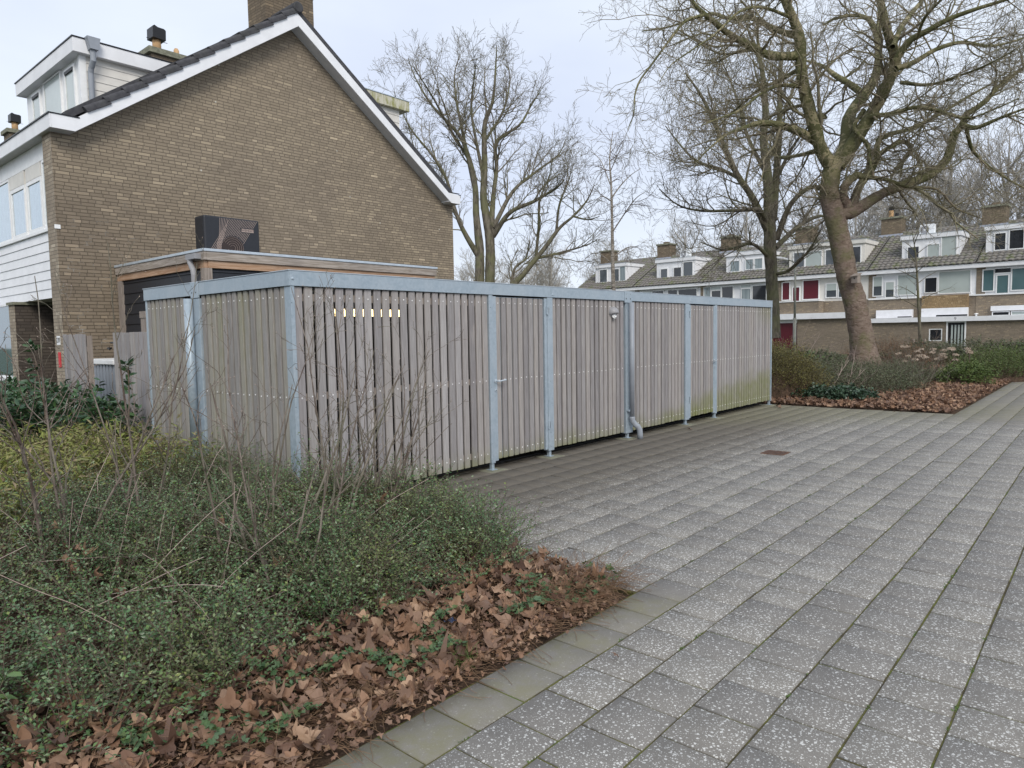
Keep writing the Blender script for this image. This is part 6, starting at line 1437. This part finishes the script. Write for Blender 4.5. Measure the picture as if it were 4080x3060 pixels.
# ---------------- far bed
def dome_h(cx, cy, rx, ry, H, seed=0, p=2.0):
    b = bump_field(seed + 100, 2.5)
    return lambda x, y: np.clip(H * (1 - np.clip(((x - cx) / rx) ** 2 + ((y - cy) / ry) ** 2, 0, 1)) ** .45 * (1 + .35 * b(x, y)), .02, 5)
def ell(cx, cy, rx, ry, n=16): return [(cx + rx * math.cos(2 * math.pi * i / n), cy + ry * math.sin(2 * math.pi * i / n)) for i in range(n)]
def far_bush(name, lab, cat, cx, cy, rx, ry, H, n, Lr, per, leaf, mat, seed, group=None, **kw):
    return evergreen(name, lab, cat, ell(cx, cy, rx, ry), dome_h(cx, cy, rx, ry, H, seed), n, Lr, per, leaf, mat, seed=seed, group=group, **kw)
far_bush('olive_shrub', 'olive and brown upright shrub tucked beside the far end of the shed', 'shrub', 17.0, 6.15, .95, .95, 1.12, 1500, (.25, .5), 12, (.02, .045), 'yellowbush', 81, up=1.2, wr=.3, grav=.0)
far_bush('laurel_hedge', 'bright green laurel hedge behind the olive shrub', 'hedge', 24.0, 9.2, 1.6, 1.9, .85, 900, (.2, .4), 10, (.07, .12), 'hedge', 82, kind='oval', wr=.22)
far_bush('laurel_hedge', 'darker low hedge left of the big plane trunk', 'hedge', 25.4, 7.9, 1.3, .9, .72, 500, (.2, .4), 10, (.06, .10), 'cotoneaster', 83, kind='oval', wr=.22)
far_bush('groundcover_shrub', 'grey-green spreading shrub in front of the plane tree, left part', 'shrub', 20.5, 6.1, 2.4, 1.3, .46, 1500, (.25, .6), 14, (.022, .04), 'cotoneaster', 84, up=.3)
far_bush('groundcover_shrub', 'spreading green shrub with drooping shoots in the middle of the far bed', 'shrub', 19.4, 4.75, 1.5, 1.1, .36, 1400, (.25, .6), 14, (.022, .04), 'cotoneaster', 85, up=.2, grav=.12)
far_bush('groundcover_shrub', 'low green shrub behind the leaves, right of the plane trunk', 'shrub', 22.6, 4.9, 2.0, 1.2, .38, 1300, (.25, .6), 14, (.022, .04), 'cotoneaster', 86, up=.3)
far_bush('ivy_patch', 'low patch of dark round leaves among the brown leaf litter', 'ivy', 16.6, 4.75, .55, .85, .24, 420, (.10, .22), 9, (.05, .08), 'ivy', 87, kind='oval', wr=.36, up=.4)
far_bush('skimmia', 'small fresh green rounded shrub beside the dried flower heads', 'shrub', 22.6, 3.1, .75, .6, .55, 420, (.15, .3), 10, (.05, .09), 'junipergreen', 88, kind='oval', wr=.2)
far_bush('juniper', 'wide low bright green shrub at the right edge of the far bed', 'shrub', 27.3, 2.7, 2.6, 1.3, .60, 1600, (.3, .65), 14, (.03, .055), 'junipergreen', 89, up=.3, grav=.05)
far_bush('hedge', 'long dark hedge in front of the number 9 door', 'hedge', 34.8, 4.6, 1.1, 3.6, .85, 1500, (.25, .5), 10, (.05, .09), 'cotoneaster', 90, kind='oval', wr=.24)
far_bush('hedge', 'glossier green end of the hedge at the right photo edge', 'hedge', 35.0, 1.8, 1.2, 1.6, 1.0, 900, (.25, .5), 10, (.06, .10), 'hedge', 91, kind='oval', wr=.24)
far_bush('brown_shrub', 'dry brown twiggy shrub behind the young tree stakes', 'shrub', 30.5, 6.8, 2.2, 1.5, .85, 700, (.4, .8), 8, (.03, .05), 'drybrown', 92, up=1.0, wig=.2)
# dried hydrangea heads on stalks
hy = empty('hydrangea', (0, 0, 0)); tag(hy, 'hydrangea with dried cream flower heads on bare stalks', 'hydrangea')
def hydr():
    rng = np.random.default_rng(95); n = 30; q = scatter(ell(24.2, 4.1, 1.1, 1.0), n, rng); top = np.column_stack([q, .55 + .5 * rng.random(n)]); bs = top.copy(); bs[:, 2] = 0; bs[:, :2] += rng.normal(size=(n, 2)) * .1
    P_ = np.stack([bs, (bs + top) / 2 + rng.normal(size=(n, 3)) * .03, top], 1); V, F = tubes_np(P_, np.full((n, 3), .006), 4); npmesh('stalks', V, F, 'lonstem', hy)
    k = 70; u = nrmz(rng.normal(size=(n, k, 3))); u[..., 2] = np.abs(u[..., 2]); C_ = (top[:, None] + u * np.array([.075, .075, .045])).reshape(-1, 3); D_ = nrmz(rng.normal(size=C_.shape)); N_ = u.reshape(-1, 3)
    V, F = leaf_quads(C_, D_, N_, np.full(len(C_), .035), np.full(len(C_), .016)); o = npmesh('flower_heads', V, F, 'hydrangea', hy); o['kind'] = 'stuff'
hydr()
# bare low shrubs in the far bed
def far_bare(x, y, H, n, seed, lab, spread=.7, mat='twig_red'):
    rng = np.random.default_rng(seed); base = np.column_stack([rng.normal(size=n) * .35, rng.normal(size=n) * .35, np.zeros(n)]); a = rng.random(n) * 6.28
    d = nrmz(np.column_stack([np.cos(a) * spread, np.sin(a) * spread, np.ones(n)])); P_ = shoots(base, d, H * (.6 + .6 * rng.random(n)), 8, rng, .1, 0); R_ = np.full((n, 8), .008) * np.linspace(1, .4, 8)[None]
    c1 = spawn(P_, R_, 4, .25, .6, 42, 5, .7, .15, .1, .2, rng=rng); c2 = spawn(c1[0], c1[1], 5, .12, .3, 42, 4, .8, .15, .05, .2, rng=rng)
    r = empty('bare_shrub', (x, y, 0)); tag(r, lab, 'shrub', 'bare low shrubs in the far bed'); V, F = batch([(P_, R_, 5), (c1[0], c1[1], 4), (c2[0], c2[1], 3)]); npmesh('twigs', V, F, mat, r)
far_bare(18.3, 5.6, 1.1, 10, 101, 'pale forked bare shrub just right of the olive shrub', .9, 'bud')
far_bare(21.2, 4.2, .9, 30, 102, 'tangled dark bare twigs in the middle of the far bed')
far_bare(23.5, 7.4, 1.2, 22, 103, 'bare twigs in front of the hedge left of the plane trunk')
far_bare(27.0, 5.4, 1.3, 26, 104, 'bare shrub to the right of the plane trunk foot')
far_bare(32.0, 11.0, 2.4, 8, 105, 'thin pale bare shrub in front of the red garage door', .5, 'bud')
far_bare(33.0, 6.0, 1.6, 22, 106, 'reddish bare twigs behind the stakes')
far_bare(31.0, 3.5, 1.2, 24, 107, 'bare twigs along the foot of the long hedge')
